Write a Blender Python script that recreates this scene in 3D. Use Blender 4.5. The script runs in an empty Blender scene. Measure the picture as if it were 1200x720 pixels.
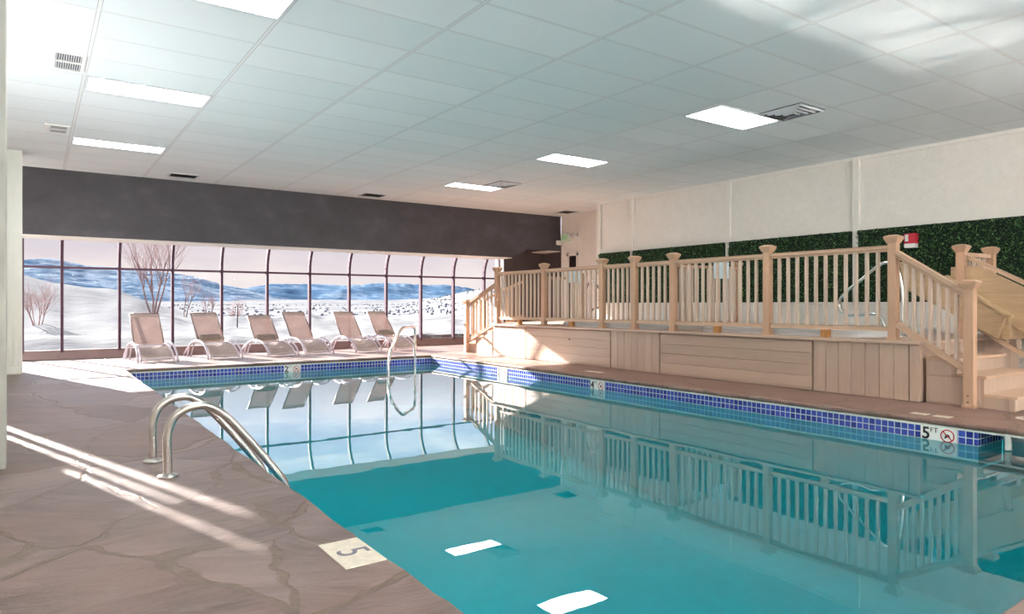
import bpy, bmesh, math, random
from mathutils import Vector, Matrix, noise
from mathutils.geometry import tessellate_polygon
R = math.radians
rnd = random.Random(7)
scene = bpy.context.scene
col = scene.collection

# ------------------------------------------------------------------ materials
class NT:
    def __init__(s, name):
        s.m = bpy.data.materials.new(name); s.m.use_nodes = True
        s.t = s.m.node_tree; s.t.nodes.clear()
        s.out = s.t.nodes.new('ShaderNodeOutputMaterial')
    def n(s, kind, **kw):
        nd = s.t.nodes.new('ShaderNode' + kind)
        for k, v in kw.items():
            if k in nd.inputs: nd.inputs[k].default_value = v
            else: setattr(nd, k, v)
        return nd
    def l(s, a, b): s.t.links.new(a, b)
    def surf(s, sh): s.l(sh, s.out.inputs['Surface'])
    def ramp(s, fac, stops, interp='LINEAR'):
        r = s.n('ValToRGB'); r.color_ramp.interpolation = interp
        e = r.color_ramp.elements
        while len(e) < len(stops): e.new(0.5)
        for i, (p, c) in enumerate(stops):
            e[i].position = p; e[i].color = (c[0], c[1], c[2], 1)
        s.l(fac, r.inputs['Fac']); return r.outputs['Color']
    def mix(s, fac, a, b, mode='MIX'):
        m = s.n('MixRGB', blend_type=mode)
        for sock, v in ((m.inputs['Fac'], fac), (m.inputs['Color1'], a), (m.inputs['Color2'], b)):
            if isinstance(v, (int, float)): sock.default_value = v
            elif isinstance(v, (tuple, list)): sock.default_value = (v[0], v[1], v[2], 1)
            else: s.l(v, sock)
        return m.outputs['Color']
    def math(s, op, a, b=0.0, clamp=False):
        m = s.n('Math', operation=op); m.use_clamp = clamp
        for i, v in enumerate((a, b)):
            if isinstance(v, (int, float)): m.inputs[i].default_value = v
            else: s.l(v, m.inputs[i])
        return m.outputs[0]
    def coord(s, kind='Object', scale=(1, 1, 1), rot=(0, 0, 0), loc=(0, 0, 0)):
        tc = s.n('TexCoord'); mp = s.n('Mapping')
        mp.inputs['Scale'].default_value = scale; mp.inputs['Rotation'].default_value = rot
        mp.inputs['Location'].default_value = loc
        s.l(tc.outputs[kind], mp.inputs['Vector']); return mp.outputs['Vector']
    def noise(s, vec, scale, detail=4, rough=0.55, dist=0.0):
        nz = s.n('TexNoise', Scale=scale, Detail=detail, Roughness=rough, Distortion=dist)
        s.l(vec, nz.inputs['Vector']); return nz.outputs['Fac']
    def bsdf(s, color, rough=0.5, metallic=0.0, spec=0.5, bump=None, bstr=0.3, bdist=0.01):
        b = s.n('BsdfPrincipled', Metallic=metallic)
        b.inputs['Specular IOR Level'].default_value = spec
        for sock, v in ((b.inputs['Base Color'], color), (b.inputs['Roughness'], rough)):
            if isinstance(v, (int, float)): sock.default_value = v
            elif isinstance(v, (tuple, list)): sock.default_value = (v[0], v[1], v[2], 1)
            else: s.l(v, sock)
        if bump is not None:
            bp = s.n('Bump', Strength=bstr, Distance=bdist)
            s.l(bump, bp.inputs['Height']); s.l(bp.outputs['Normal'], b.inputs['Normal'])
        return b.outputs[0]

def srgb(r, g, b):
    f = lambda c: (c/255/12.92 if c/255 <= .04045 else ((c/255+.055)/1.055)**2.4)
    return (f(r), f(g), f(b))

def plain(name, c, rough=0.5, metallic=0.0, spec=0.5, var=0.0, vscale=6, bump=0.0, bscale=60):
    t = NT(name); v = t.coord()
    cc = c
    if var:
        nz = t.noise(v, vscale, 5)
        cc = t.ramp(nz, [(0.3, tuple(x*(1-var) for x in c)), (0.7, tuple(min(1, x*(1+var)) for x in c))])
    bp = t.noise(v, bscale, 3) if bump else None
    t.surf(t.bsdf(cc, rough, metallic, spec, bp, bump, 0.004)); return t.m

def wood(name, c, axis='Y', var=0.18, rough=0.55, spec=0.35):
    t = NT(name)
    sc = {'X': (1.2, 18, 18), 'Y': (18, 1.2, 18), 'Z': (18, 18, 1.2)}[axis]
    v = t.coord('Object', sc); g = t.noise(v, 1.6, 5, 0.6, 0.6)
    gi = t.n('NewGeometry')
    cc = t.ramp(g, [(0.3, tuple(x*(1-var) for x in c)), (0.7, tuple(x*(1+var) for x in c))])
    isl = t.math('MULTIPLY_ADD', gi.outputs['Random Per Island'], 0.22); 
    isl.node.inputs[2].default_value = 0.89
    cm = t.n('MixRGB', blend_type='MULTIPLY'); cm.inputs['Fac'].default_value = 1
    t.l(cc, cm.inputs['Color1']); t.l(isl, cm.inputs['Color2'])
    t.surf(t.bsdf(cm.outputs['Color'], rough, 0, spec, g, 0.15, 0.003)); return t.m

def mat_stone():
    t = NT('flagstone'); v0 = t.coord('Object')
    nz = t.n('TexNoise', Scale=1.6, Detail=4); t.l(v0, nz.inputs['Vector'])
    vm = t.n('VectorMath', operation='MULTIPLY_ADD'); t.l(nz.outputs['Color'], vm.inputs[0])
    vm.inputs[1].default_value = (0.42, 0.42, 0); t.l(v0, vm.inputs[2])
    mp = t.n('Mapping'); mp.inputs['Scale'].default_value = (1.55, 1.15, 0.0); mp.inputs['Rotation'].default_value = (0, 0, 0.5)
    t.l(vm.outputs[0], mp.inputs['Vector'])
    ve = t.n('TexVoronoi', feature='DISTANCE_TO_EDGE', Scale=1.0); t.l(mp.outputs[0], ve.inputs['Vector'])
    vc = t.n('TexVoronoi', feature='F1', Scale=1.0); t.l(mp.outputs[0], vc.inputs['Vector'])
    wn = t.noise(v0, 2.0, 3)
    wd = t.math('MULTIPLY_ADD', wn, 0.11); wd.node.inputs[2].default_value = -0.036
    gr = t.math('SUBTRACT', 1.0, t.math('DIVIDE', ve.outputs['Distance'], t.math('MAXIMUM', wd, 0.006)), True)
    gr = t.math('MULTIPLY', gr, 2.2, True)
    sep = t.n('SeparateColor'); t.l(vc.outputs['Color'], sep.inputs[0])
    base = t.ramp(sep.outputs[0], [(0.0, srgb(116, 100, 95)), (0.35, srgb(134, 119, 114)), (0.65, srgb(125, 112, 109)), (1.0, srgb(108, 91, 84))])
    # each slab has its own direction of cleft
    ang = t.math('MULTIPLY', sep.outputs[1], 1.2)
    vr = t.n('VectorRotate', rotation_type='Z_AXIS'); t.l(v0, vr.inputs['Vector']); t.l(t.math('ADD', ang, -0.2), vr.inputs['Angle'])
    ms = t.n('Mapping'); ms.inputs['Scale'].default_value = (1.1, 3.4, 1); t.l(vr.outputs[0], ms.inputs['Vector'])
    st = t.noise(ms.outputs[0], 1.5, 12, 0.72, 1.0)
    fine = t.noise(v0, 26, 5, 0.65)
    stc = t.ramp(st, [(0.36, (0, 0, 0)), (0.64, (1, 1, 1))])
    base = t.mix(stc, t.mix(1.0, base, (.62, .58, .56), 'MULTIPLY'), t.mix(1.0, base, (1.42, 1.40, 1.42), 'MULTIPLY'))
    base = t.mix(t.math('MULTIPLY', fine, .5), base, t.mix(1.0, base, (.72, .70, .70), 'MULTIPLY'))
    big = t.noise(v0, 0.5, 4, .6)
    base = t.mix(t.ramp(big, [(0.46, (0, 0, 0)), (0.68, (.45, .45, .45))]), base, srgb(150, 112, 96))
    sx = t.n('SeparateXYZ'); t.l(v0, sx.inputs[0])
    red = t.math('GREATER_THAN', sx.outputs[0], 6.2)
    base = t.mix(t.math('MULTIPLY', red, 0.6), base, t.mix(stc, srgb(126, 92, 80), srgb(160, 122, 106)))
    grc = t.mix(fine, srgb(92, 76, 66), srgb(132, 114, 98))
    colr = t.mix(t.math('MULTIPLY', gr, 0.85), base, grc)
    h = t.math('ADD', t.math('MULTIPLY', gr, -0.45), t.math('ADD', st, t.math('MULTIPLY', fine, .12)))
    rgh = t.ramp(st, [(0.3, (.32,)*3), (0.75, (.55,)*3)])
    t.surf(t.bsdf(colr, rgh, 0, 0.3, h, 0.6, 0.02)); return t.m

def mat_ceiling():
    t = NT('ceiling_tile'); v = t.coord('Object')
    sx = t.n('SeparateXYZ'); t.l(v, sx.inputs[0])
    def line(val, pitch, off, w):
        a = t.math('FRACT', t.math('DIVIDE', t.math('SUBTRACT', val, off), pitch))
        d = t.math('MINIMUM', a, t.math('SUBTRACT', 1.0, a))
        return t.math('LESS_THAN', d, w/pitch/2)
    def cell(val, pitch, off): return t.math('FLOOR', t.math('DIVIDE', t.math('SUBTRACT', val, off), pitch))
    lx = line(sx.outputs[0], 1.155, 0.40, 0.024); ly = line(sx.outputs[1], 0.59, 5.40, 0.016)
    ln = t.math('MAXIMUM', lx, ly)
    cv = t.n('CombineXYZ'); t.l(cell(sx.outputs[0], 1.155, 0.4), cv.inputs[0]); t.l(cell(sx.outputs[1], 0.59, 5.4), cv.inputs[1])
    wn = t.n('TexWhiteNoise', noise_dimensions='3D'); t.l(cv.outputs[0], wn.inputs['Vector'])
    tile = t.ramp(wn.outputs['Value'], [(0, (.70, .74, .755)), (1, (.76, .785, .80))])
    # tee bar: white flange with a thin dark shadow gap at its edge
    lx2 = line(sx.outputs[0], 1.155, 0.40, 0.034); ly2 = line(sx.outputs[1], 0.59, 5.40, 0.023)
    gap = t.math('MAXIMUM', lx2, ly2)
    c = t.mix(gap, tile, (.42, .41, .42)); c = t.mix(ln, c, (.72, .72, .72))
    sp = t.noise(v, 90, 2)
    t.surf(t.bsdf(c, 0.75, 0, 0.25, sp, 0.05, 0.002)); return t.m

def mat_stucco(name, c, amp=0.35, scale=9, var=.04):
    t = NT(name); v = t.coord('Object'); n1 = t.noise(v, scale, 6, 0.6, 0.8)
    cc = t.ramp(n1, [(0.3, tuple(x*(1-var) for x in c)), (0.7, tuple(min(.9, x*(1+var)) for x in c))])
    t.surf(t.bsdf(cc, 0.6, 0, 0.3, n1, amp, 0.02)); return t.m

def mat_band():
    t = NT('charcoal_plaster'); v = t.coord('Object', (1, 1, 1.4)); n1 = t.noise(v, 1.5, 8, 0.66, 0.25)
    c = t.ramp(n1, [(0.28, srgb(56, 53, 58)), (0.55, srgb(70, 66, 71)), (0.78, srgb(88, 84, 91))])
    t.surf(t.bsdf(c, 0.5, 0, 0.4, n1, 0.15, 0.01)); return t.m

def mat_mosaic():
    t = NT('blue_mosaic'); tc = t.n('TexCoord')
    br = t.n('TexBrick'); br.offset = 0.0; br.squash = 1.0
    br.inputs['Scale'].default_value = 1.0; br.inputs['Mortar Size'].default_value = 0.0042
    br.inputs['Mortar Smooth'].default_value = 0.1; br.inputs['Bias'].default_value = 0
    br.inputs['Brick Width'].default_value = 0.058; br.inputs['Row Height'].default_value = 0.058
    br.inputs['Color1'].default_value = (*srgb(34, 42, 128), 1); br.inputs['Color2'].default_value = (*srgb(58, 78, 176), 1)
    br.inputs['Mortar'].default_value = (*srgb(188, 198, 205), 1)
    t.l(tc.outputs['UV'], br.inputs['Vector'])
    rg = t.math('MULTIPLY_ADD', br.outputs['Fac'], 0.5); rg.node.inputs[2].default_value = 0.15
    t.surf(t.bsdf(br.outputs['Color'], rg, 0, 0.5)); return t.m

def mat_water():
    t = NT('pool_water'); v = t.coord('Object')
    n1 = t.noise(v, 1.6, 2, 0.5); n2 = t.noise(v, 7.0, 2, 0.5)
    h = t.math('ADD', n1, t.math('MULTIPLY', n2, 0.06))
    bp = t.n('Bump', Strength=0.05, Distance=0.02); t.l(h, bp.inputs['Height'])
    fr = t.n('Fresnel', IOR=WATER_IOR); t.l(bp.outputs['Normal'], fr.inputs['Normal'])
    gl = t.n('BsdfGlossy', Roughness=0.0); t.l(bp.outputs['Normal'], gl.inputs['Normal'])
    gl.inputs['Color'].default_value = (.98, .98, .98, 1)
    tr = t.n('BsdfTransparent'); tr.inputs['Color'].default_value = (*WATER_TINT, 1)
    ms = t.n('MixShader'); t.l(fr.outputs[0], ms.inputs[0]); t.l(tr.outputs[0], ms.inputs[1]); t.l(gl.outputs[0], ms.inputs[2])
    t.surf(ms.outputs[0]); return t.m

def mat_glass(T=0.86):
    t = NT('window_glass')
    lw = t.n('Fresnel', IOR=1.35)
    gl = t.n('BsdfGlossy', Roughness=0.0); tr = t.n('BsdfTransparent'); tr.inputs['Color'].default_value = (T, T, T, 1)
    ms = t.n('MixShader'); t.l(t.math('MULTIPLY', lw.outputs[0], 0.2), ms.inputs[0]); t.l(tr.outputs[0], ms.inputs[1]); t.l(gl.outputs[0], ms.inputs[2])
    t.surf(ms.outputs[0]); return t.m

def mat_emit(name, c, s, front_only=False):
    t = NT(name); e = t.n('Emission', Strength=s); e.inputs['Color'].default_value = (*c, 1)
    t.surf(e.outputs[0]); return t.m

def mat_sling(name, c, trans):
    t = NT(name); v = t.coord('Object')
    n = t.noise(v, 5, 4); cc = t.ramp(n, [(0.3, tuple(x*.9 for x in c)), (0.7, tuple(x*1.08 for x in c))])
    wv = t.noise(t.coord('Object', (220, 220, 220)), 1, 1)
    d = t.n('BsdfDiffuse'); t.l(cc, d.inputs['Color']); tl = t.n('BsdfTranslucent'); t.l(cc, tl.inputs['Color'])
    ms = t.n('MixShader', Fac=trans); t.l(d.outputs[0], ms.inputs[1]); t.l(tl.outputs[0], ms.inputs[2])
    tp = t.n('BsdfTransparent'); m2 = t.n('MixShader', Fac=0.10); t.l(ms.outputs[0], m2.inputs[1]); t.l(tp.outputs[0], m2.inputs[2])
    t.surf(m2.outputs[0]); return t.m

def mat_leaf():
    t = NT('hedge_leaf'); gi = t.n('NewGeometry')
    c = t.ramp(gi.outputs['Random Per Island'], [(0, srgb(24, 48, 28)), (0.5, srgb(48, 84, 44)), (0.85, srgb(80, 122, 66)), (1, srgb(122, 156, 96))])
    t.surf(t.bsdf(c, 0.5, 0, 0.3)); return t.m

def mat_mountain(name, hazed_forest, snow, thr, scale=0.006):  # forest colour has the blue haze of distance mixed in
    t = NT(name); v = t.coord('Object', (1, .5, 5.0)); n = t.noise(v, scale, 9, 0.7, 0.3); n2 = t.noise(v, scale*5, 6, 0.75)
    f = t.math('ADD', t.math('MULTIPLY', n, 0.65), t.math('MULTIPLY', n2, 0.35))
    c = t.ramp(f, [(thr-.02, hazed_forest), (thr+.05, tuple(.5*(a+b) for a, b in zip(hazed_forest, snow))), (thr+.12, snow)])
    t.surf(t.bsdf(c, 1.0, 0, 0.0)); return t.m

def mat_snow():
    t = NT('snow'); v = t.coord('Object'); n = t.noise(v, 0.35, 6, 0.55); n2 = t.noise(v, 2.5, 5, 0.6)
    h = t.math('ADD', n, t.math('MULTIPLY', n2, 0.25))
    c = t.ramp(n, [(0.3, tuple(SNOW*x for x in (.94, .96, 1.0))), (0.7, tuple(SNOW*x for x in (1, 1, 1)))])
    t.surf(t.bsdf(c, 1.0, 0, 0.0, h, 0.6, 0.25)); return t.m

def mat_valley():
    t = NT('valley_snow'); v = t.coord('Object', (1, 1, 0)); n = t.noise(t.coord('Object', (.6, 2.2, 0), (0, 0, -.5)), 0.012, 8, 0.68, 0.5); n2 = t.noise(v, 0.06, 6, 0.7)
    f = t.math('ADD', t.math('MULTIPLY', n, 0.6), t.math('MULTIPLY', n2, 0.4))
    c = t.ramp(f, [(0.40, (.05, .06, .085)), (0.45, (.09, .095, .115)), (0.49, tuple(SNOW*x for x in (.97, .98, 1))), (1, (SNOW,)*3)])
    t.surf(t.bsdf(c, 1.0, 0, 0)); return t.m

FILL_L, FILL_B = 52, 800  # power of the two added fill lamps
SNOW = 0.205
WATER_IOR = 1.50
WATER_TINT = (0.05, 0.825, 0.89)
M = {}
M['stone'] = mat_stone(); M['ceil'] = mat_ceiling()
M['wall'] = mat_stucco('white_stucco', srgb(228, 221, 213), 0.7, 11)
M['trim'] = plain('white_trim', srgb(226, 220, 212), 0.45, var=.02)
M['pillar'] = plain('pale_pillar_paint', srgb(214, 216, 208), 0.5, var=.02)
M['shadedpillar'] = plain('shaded_pillar_paint', srgb(176, 176, 168), 0.55, var=.02)  # pillar paint darkened: the near pillar's shade is put into the colour
M['band'] = mat_band(); M['mosaic'] = mat_mosaic()
M['dark_wall'] = plain('dark_brown_paint', srgb(66, 56, 56), 0.5, var=.1)
M['plaster'] = plain('pool_plaster', (.78, .84, .85), 0.6, var=.03)
M['grout'] = plain('pale_grout', srgb(205, 208, 200), 0.7, var=.08, vscale=20)
M['water'] = mat_water(); M['glass'] = mat_glass()
M['mullion'] = plain('mauve_mullion', srgb(92, 70, 84), 0.6, 0, 0.12)
M['curb'] = plain('brown_curb', srgb(128, 106, 104), 0.5, var=.06)
M['deck'] = wood('deck_boards', srgb(184, 158, 140), 'Y', .06)
M['deckv'] = wood('deck_boards_upright', srgb(184, 158, 140), 'Z', .06)
M['rail'] = wood('rail_wood', srgb(196, 164, 139), 'Y', .06)
M['post'] = wood('post_wood', srgb(190, 153, 126), 'Z', .06)
M['bal'] = wood('baluster_wood', srgb(200, 178, 160), 'Z', .05)
M['block'] = wood('raw_block', srgb(178, 126, 74), 'Z', .12)
M['blond'] = wood('blond_board', srgb(178, 150, 118), 'Y', .14)
M['steel'] = plain('brushed_steel', (.58, .55, .52), 0.28, 1.0)
M['steelw'] = plain('bright_steel', (.72, .72, .70), 0.22, 1.0)
M['white'] = plain('white_plastic', srgb(232, 230, 226), 0.4)
M['vent'] = plain('vent_metal', srgb(205, 205, 208), 0.45)
M['dark'] = plain('vent_dark', srgb(38, 36, 38), 0.6)
M['lamp'] = mat_emit('lamp_diffuser', (1, .98, .95), 9.0)
M['frame'] = plain('lounger_frame', srgb(205, 196, 206), 0.35)
M['backframe'] = plain('lounger_back_frame', srgb(140, 120, 112), 0.45)
M['sling'] = mat_sling('tan_sling', srgb(152, 127, 120), 0.14)
M['seat'] = mat_sling('taupe_sling', srgb(182, 168, 162), 0.08)
M['pillow'] = plain('olive_pillow', srgb(138, 124, 112), 0.8, var=.08, vscale=20)
M['leaf'] = mat_leaf(); M['hedge_core'] = plain('hedge_core', srgb(22, 40, 26), 0.9)
M['snow'] = mat_snow(); M['valley'] = mat_valley()
M['bark'] = plain('bark', srgb(128, 106, 104), 0.9, var=.1)
M['twig'] = plain('twig', srgb(150, 116, 112), 0.9)
M['black'] = plain('black_print', srgb(26, 28, 34), 0.5)
M['red'] = plain('red_print', srgb(190, 30, 52), 0.45)
M['marker'] = plain('marker_tile', srgb(226, 226, 220), 0.35, var=.04, vscale=25)
M['oldmarker'] = plain('worn_marker_tile', srgb(216, 206, 188), 0.55, var=.14, vscale=22)
M['greyprint'] = plain('worn_print', srgb(120, 116, 126), 0.6, var=.25, vscale=40)
M['green'] = mat_emit('exit_letters', srgb(30, 170, 90), .45)
M['exitpanel'] = plain('exit_panel', srgb(206, 222, 200), 0.4)
M['sign'] = plain('pale_sign', srgb(205, 218, 222), 0.4)
M['doorglass'] = plain('dark_door_glass', srgb(40, 34, 34), 0.12)
M['tub'] = plain('spa_acrylic', srgb(206, 206, 206), 0.25, var=.03)
M['spawater'] = plain('spa_water', srgb(150, 196, 204), 0.05)
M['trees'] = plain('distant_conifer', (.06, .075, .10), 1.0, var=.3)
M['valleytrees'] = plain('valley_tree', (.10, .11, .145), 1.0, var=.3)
M['brush'] = plain('red_brush', (.12, .08, .085), 1.0, var=.3, vscale=.4)
M['mnear'] = mat_mountain('near_mountain', (.034, .064, .112), (.19, .23, .28), 0.47, 0.012)  # mountain colours include painted blue distance haze
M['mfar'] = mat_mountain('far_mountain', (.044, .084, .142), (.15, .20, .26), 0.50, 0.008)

# ------------------------------------------------------------------ mesh helpers
def tag(o, label=None, cat=None, group=None, kind=None):
    if label: o['label'] = label
    if cat: o['category'] = cat
    if group: o['group'] = group
    if kind: o['kind'] = kind
    return o

def empty(name, loc=(0, 0, 0), rz=0.0, label=None, cat=None, group=None, kind=None):
    o = bpy.data.objects.new(name, None); col.objects.link(o)
    o.location = loc; o.rotation_euler = (0, 0, rz); o.empty_display_size = .1
    return tag(o, label, cat, group, kind)

def copy_tree(o, parent=None):
    c = o.copy(); col.objects.link(c)
    if parent is not None: c.parent = parent
    for ch in list(o.children): copy_tree(ch, c)
    return c

class MB:
    def __init__(s): s.bm = bmesh.new(); s.uv = s.bm.loops.layers.uv.new('UVMap')
    def box(s, x0, x1, y0, y1, z0, z1, bev=0.0):
        b = bmesh.new(); bmesh.ops.create_cube(b, size=1)
        for v in b.verts:
            v.co = Vector(((x0+x1)/2+v.co.x*(x1-x0), (y0+y1)/2+v.co.y*(y1-y0), (z0+z1)/2+v.co.z*(z1-z0)))
        if bev: bmesh.ops.bevel(b, geom=b.edges[:], offset=bev, segments=2, affect='EDGES', profile=.6)
        s.join(b); return s
    def join(s, b, mat=None):
        if mat is not None: bmesh.ops.transform(b, matrix=mat, verts=b.verts)
        me = bpy.data.meshes.new('tmp'); b.to_mesh(me); b.free(); s.bm.from_mesh(me); bpy.data.meshes.remove(me)
    def obox(s, c, ax, ay, az, bev=0.0):
        """oriented box, centre c, half-axis vectors"""
        b = bmesh.new(); bmesh.ops.create_cube(b, size=2)
        for v in b.verts: v.co = Vector(c)+Vector(ax)*v.co.x+Vector(ay)*v.co.y+Vector(az)*v.co.z
        if bev: bmesh.ops.bevel(b, geom=b.edges[:], offset=bev, segments=1, affect='EDGES')
        bmesh.ops.recalc_face_normals(b, faces=b.faces); s.join(b); return s
    def beam(s, p, q, w, h, bev=0.004):
        """straight bar from p to q, w wide (horizontal), h tall"""
        p, q = Vector(p), Vector(q); d = q-p; dn = d.normalized()
        up = Vector((0, 0, 1)); side = dn.cross(up)
        if side.length < 1e-4: side = Vector((1, 0, 0))
        side.normalize(); u = side.cross(dn).normalized()
        return s.obox((p+q)/2, d/2, side*w/2, u*h/2, bev)
    def prism(s, poly, axis, a0, a1, bev=0.0):
        """extrude 2-D polygon: axis 'X' -> poly is (y,z); 'Y' -> (x,z); 'Z' -> (x,y)"""
        def P(u, v, a): return {'X': (a, u, v), 'Y': (u, a, v), 'Z': (u, v, a)}[axis]
        b = bmesh.new(); v0 = [b.verts.new(P(u, v, a0)) for u, v in poly]; v1 = [b.verts.new(P(u, v, a1)) for u, v in poly]
        n = len(poly); b.faces.new(v0); b.faces.new(v1[::-1])
        for i in range(n): b.faces.new((v0[i], v0[(i+1) % n], v1[(i+1) % n], v1[i]))
        bmesh.ops.recalc_face_normals(b, faces=b.faces)
        if bev: bmesh.ops.bevel(b, geom=b.edges[:], offset=bev, segments=1, affect='EDGES')
        s.join(b); return s
    def tube(s, pts, r, seg=10, rads=None, cap=True, smooth=0):
        pts = [Vector(p) for p in pts]
        if smooth:
            out = []
            for i in range(len(pts)-1):
                p0 = pts[max(i-1, 0)]; p1 = pts[i]; p2 = pts[i+1]; p3 = pts[min(i+2, len(pts)-1)]
                for k in range(smooth):
                    t = k/smooth; t2 = t*t; t3 = t2*t
                    out.append(.5*((2*p1)+(-p0+p2)*t+(2*p0-5*p1+4*p2-p3)*t2+(-p0+3*p1-3*p2+p3)*t3))
            out.append(pts[-1]); pts = out
        bm = s.bm; rings = []; n = len(pts); prev = None
        for i, p in enumerate(pts):
            d = (pts[min(i+1, n-1)]-pts[max(i-1, 0)]).normalized()
            if prev is None:
                a = d.cross(Vector((0, 0, 1)))
                if a.length < 1e-3: a = d.cross(Vector((0, 1, 0)))
            else: a = prev-d*prev.dot(d)
            a.normalize(); prev = a; b2 = d.cross(a)
            rr = rads[i] if rads else r
            rings.append([bm.verts.new(p+a*rr*math.cos(2*math.pi*k/seg)+b2*rr*math.sin(2*math.pi*k/seg)) for k in range(seg)])
        for i in range(n-1):
            for k in range(seg):
                f = bm.faces.new((rings[i][k], rings[i][(k+1) % seg], rings[i+1][(k+1) % seg], rings[i+1][k])); f.smooth = True
        if cap:
            bm.faces.new(rings[0][::-1]); bm.faces.new(rings[-1])
        return s
    def lathe(s, c, prof, seg=24):
        """prof list of (r,z) around vertical axis at c"""
        bm = s.bm; rings = []
        for r, z in prof:
            rings.append([bm.verts.new((c[0]+r*math.cos(2*math.pi*k/seg), c[1]+r*math.sin(2*math.pi*k/seg), c[2]+z)) for k in range(seg)])
        for i in range(len(rings)-1):
            for k in range(seg):
                f = bm.faces.new((rings[i][k], rings[i][(k+1) % seg], rings[i+1][(k+1) % seg], rings[i+1][k])); f.smooth = True
        bm.faces.new(rings[0][::-1]); bm.faces.new(rings[-1]); return s
    def quad(s, pts, uvs=None):
        f = s.bm.faces.new([s.bm.verts.new(p) for p in pts])
        if uvs:
            for lp, u in zip(f.loops, uvs): lp[s.uv].uv = u
        return s
    def grid(s, fn, nu, nv, smooth=True):
        vs = [[s.bm.verts.new(fn(i/nu, j/nv)) for j in range(nv+1)] for i in range(nu+1)]
        for i in range(nu):
            for j in range(nv):
                f = s.bm.faces.new((vs[i][j], vs[i+1][j], vs[i+1][j+1], vs[i][j+1])); f.smooth = smooth
        return s
    def build(s, name, mat, parent=None, origin=None):
        me = bpy.data.meshes.new(name)
        if origin is not None:
            bmesh.ops.translate(s.bm, verts=s.bm.verts, vec=-Vector(origin))
        s.bm.to_mesh(me); s.bm.free()
        for m_ in (mat if isinstance(mat, (list, tuple)) else [mat]): me.materials.append(m_)
        o = bpy.data.objects.new(name, me); col.objects.link(o)
        if origin is not None: o.location = origin
        if parent is not None: o.parent = parent
        return o

def struct(o): o['kind'] = 'structure'; return o

# ------------------------------------------------------------------ dimensions (camera at the origin, 1 m up; +Y runs down the pool)
H = 3.215
PX0, PX1, PY0, PY1 = 1.15, 6.40, 0.91, 11.95      # edge of the stone coping
WZ = -0.178                                      # water level
GX = 9.95                                        # right end of glazing

# ------------------------------------------------------------------ floor with the pool hole
def floor():
    bm = bmesh.new()
    def jl(a, b, n, amp):
        out = []
        for i in range(n):
            t = i/n; p = Vector(a).lerp(Vector(b), t)
            q = noise.noise(Vector((p.x*3.1, p.y*3.1, 0)))*amp+noise.noise(Vector((p.x*11, p.y*11, 5)))*amp*.5
            d = (Vector(b)-Vector(a)).normalized(); nrm = Vector((-d.y, d.x, 0))
            out.append(p+nrm*(q if 0 < i else 0))
        return out
    inner = jl((PX0, PY0, 0), (PX1, PY0, 0), 60, .014)+jl((PX1, PY0, 0), (PX1, PY1, 0), 130, .014)+jl((PX1, PY1, 0), (PX0, PY1, 0), 60, .014)+jl((PX0, PY1, 0), (PX0, PY0, 0), 130, .014)
    outer = [(-1.1, -4.1), (11, -4.1), (11, 15.1), (-1.1, 15.1)]
    # three rows of points rounding the coping edge down
    def ring(off, z):
        out = []
        for p in inner:
            cx = min(max(p.x, PX0), PX1); cy = min(max(p.y, PY0), PY1)
            ox = oy = 0
            if abs(p.x-PX0) < .05: ox = off
            if abs(p.x-PX1) < .05: ox = -off
            if abs(p.y-PY0) < .05: oy = off
            if abs(p.y-PY1) < .05: oy = -off
            out.append(bm.verts.new((p.x+ox, p.y+oy, z)))
        return out
    r0 = ring(-.012, 0); r1 = ring(-.002, -.006); r2 = ring(0, -.018); r3 = ring(-.006, -.046)
    r4 = ring(-.12, -.05)
    for a, b in ((r0, r1), (r1, r2), (r2, r3), (r3, r4)):
        n = len(a)
        for i in range(n):
            f = bm.faces.new((a[i], a[(i+1) % n], b[(i+1) % n], b[i])); f.smooth = True
    ov = [bm.verts.new((x, y, 0)) for x, y in outer]
    loops = [[v.co.copy() for v in ov], [v.co.copy() for v in r0]]
    allv = ov+r0
    for tri in tessellate_polygon(loops):
        try: bm.faces.new([allv[i] for i in tri])
        except ValueError: pass
    # slab underside
    lo = [bm.verts.new((x, y, -.3)) for x, y in outer]
    for i in range(4): bm.faces.new((ov[i], ov[(i+1) % 4], lo[(i+1) % 4], lo[i]))
    bmesh.ops.recalc_face_normals(bm, faces=bm.faces)
    for f in bm.faces:
        if abs(f.normal.z) > .9 and all(abs(v.co.z) < 1e-5 for v in f.verts) and f.normal.z < 0: f.normal_flip()
    me = bpy.data.meshes.new('floor'); bm.to_mesh(me); bm.free(); me.materials.append(M['stone'])
    o = bpy.data.objects.new('floor', me); col.objects.link(o); struct(o)
floor()

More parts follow.
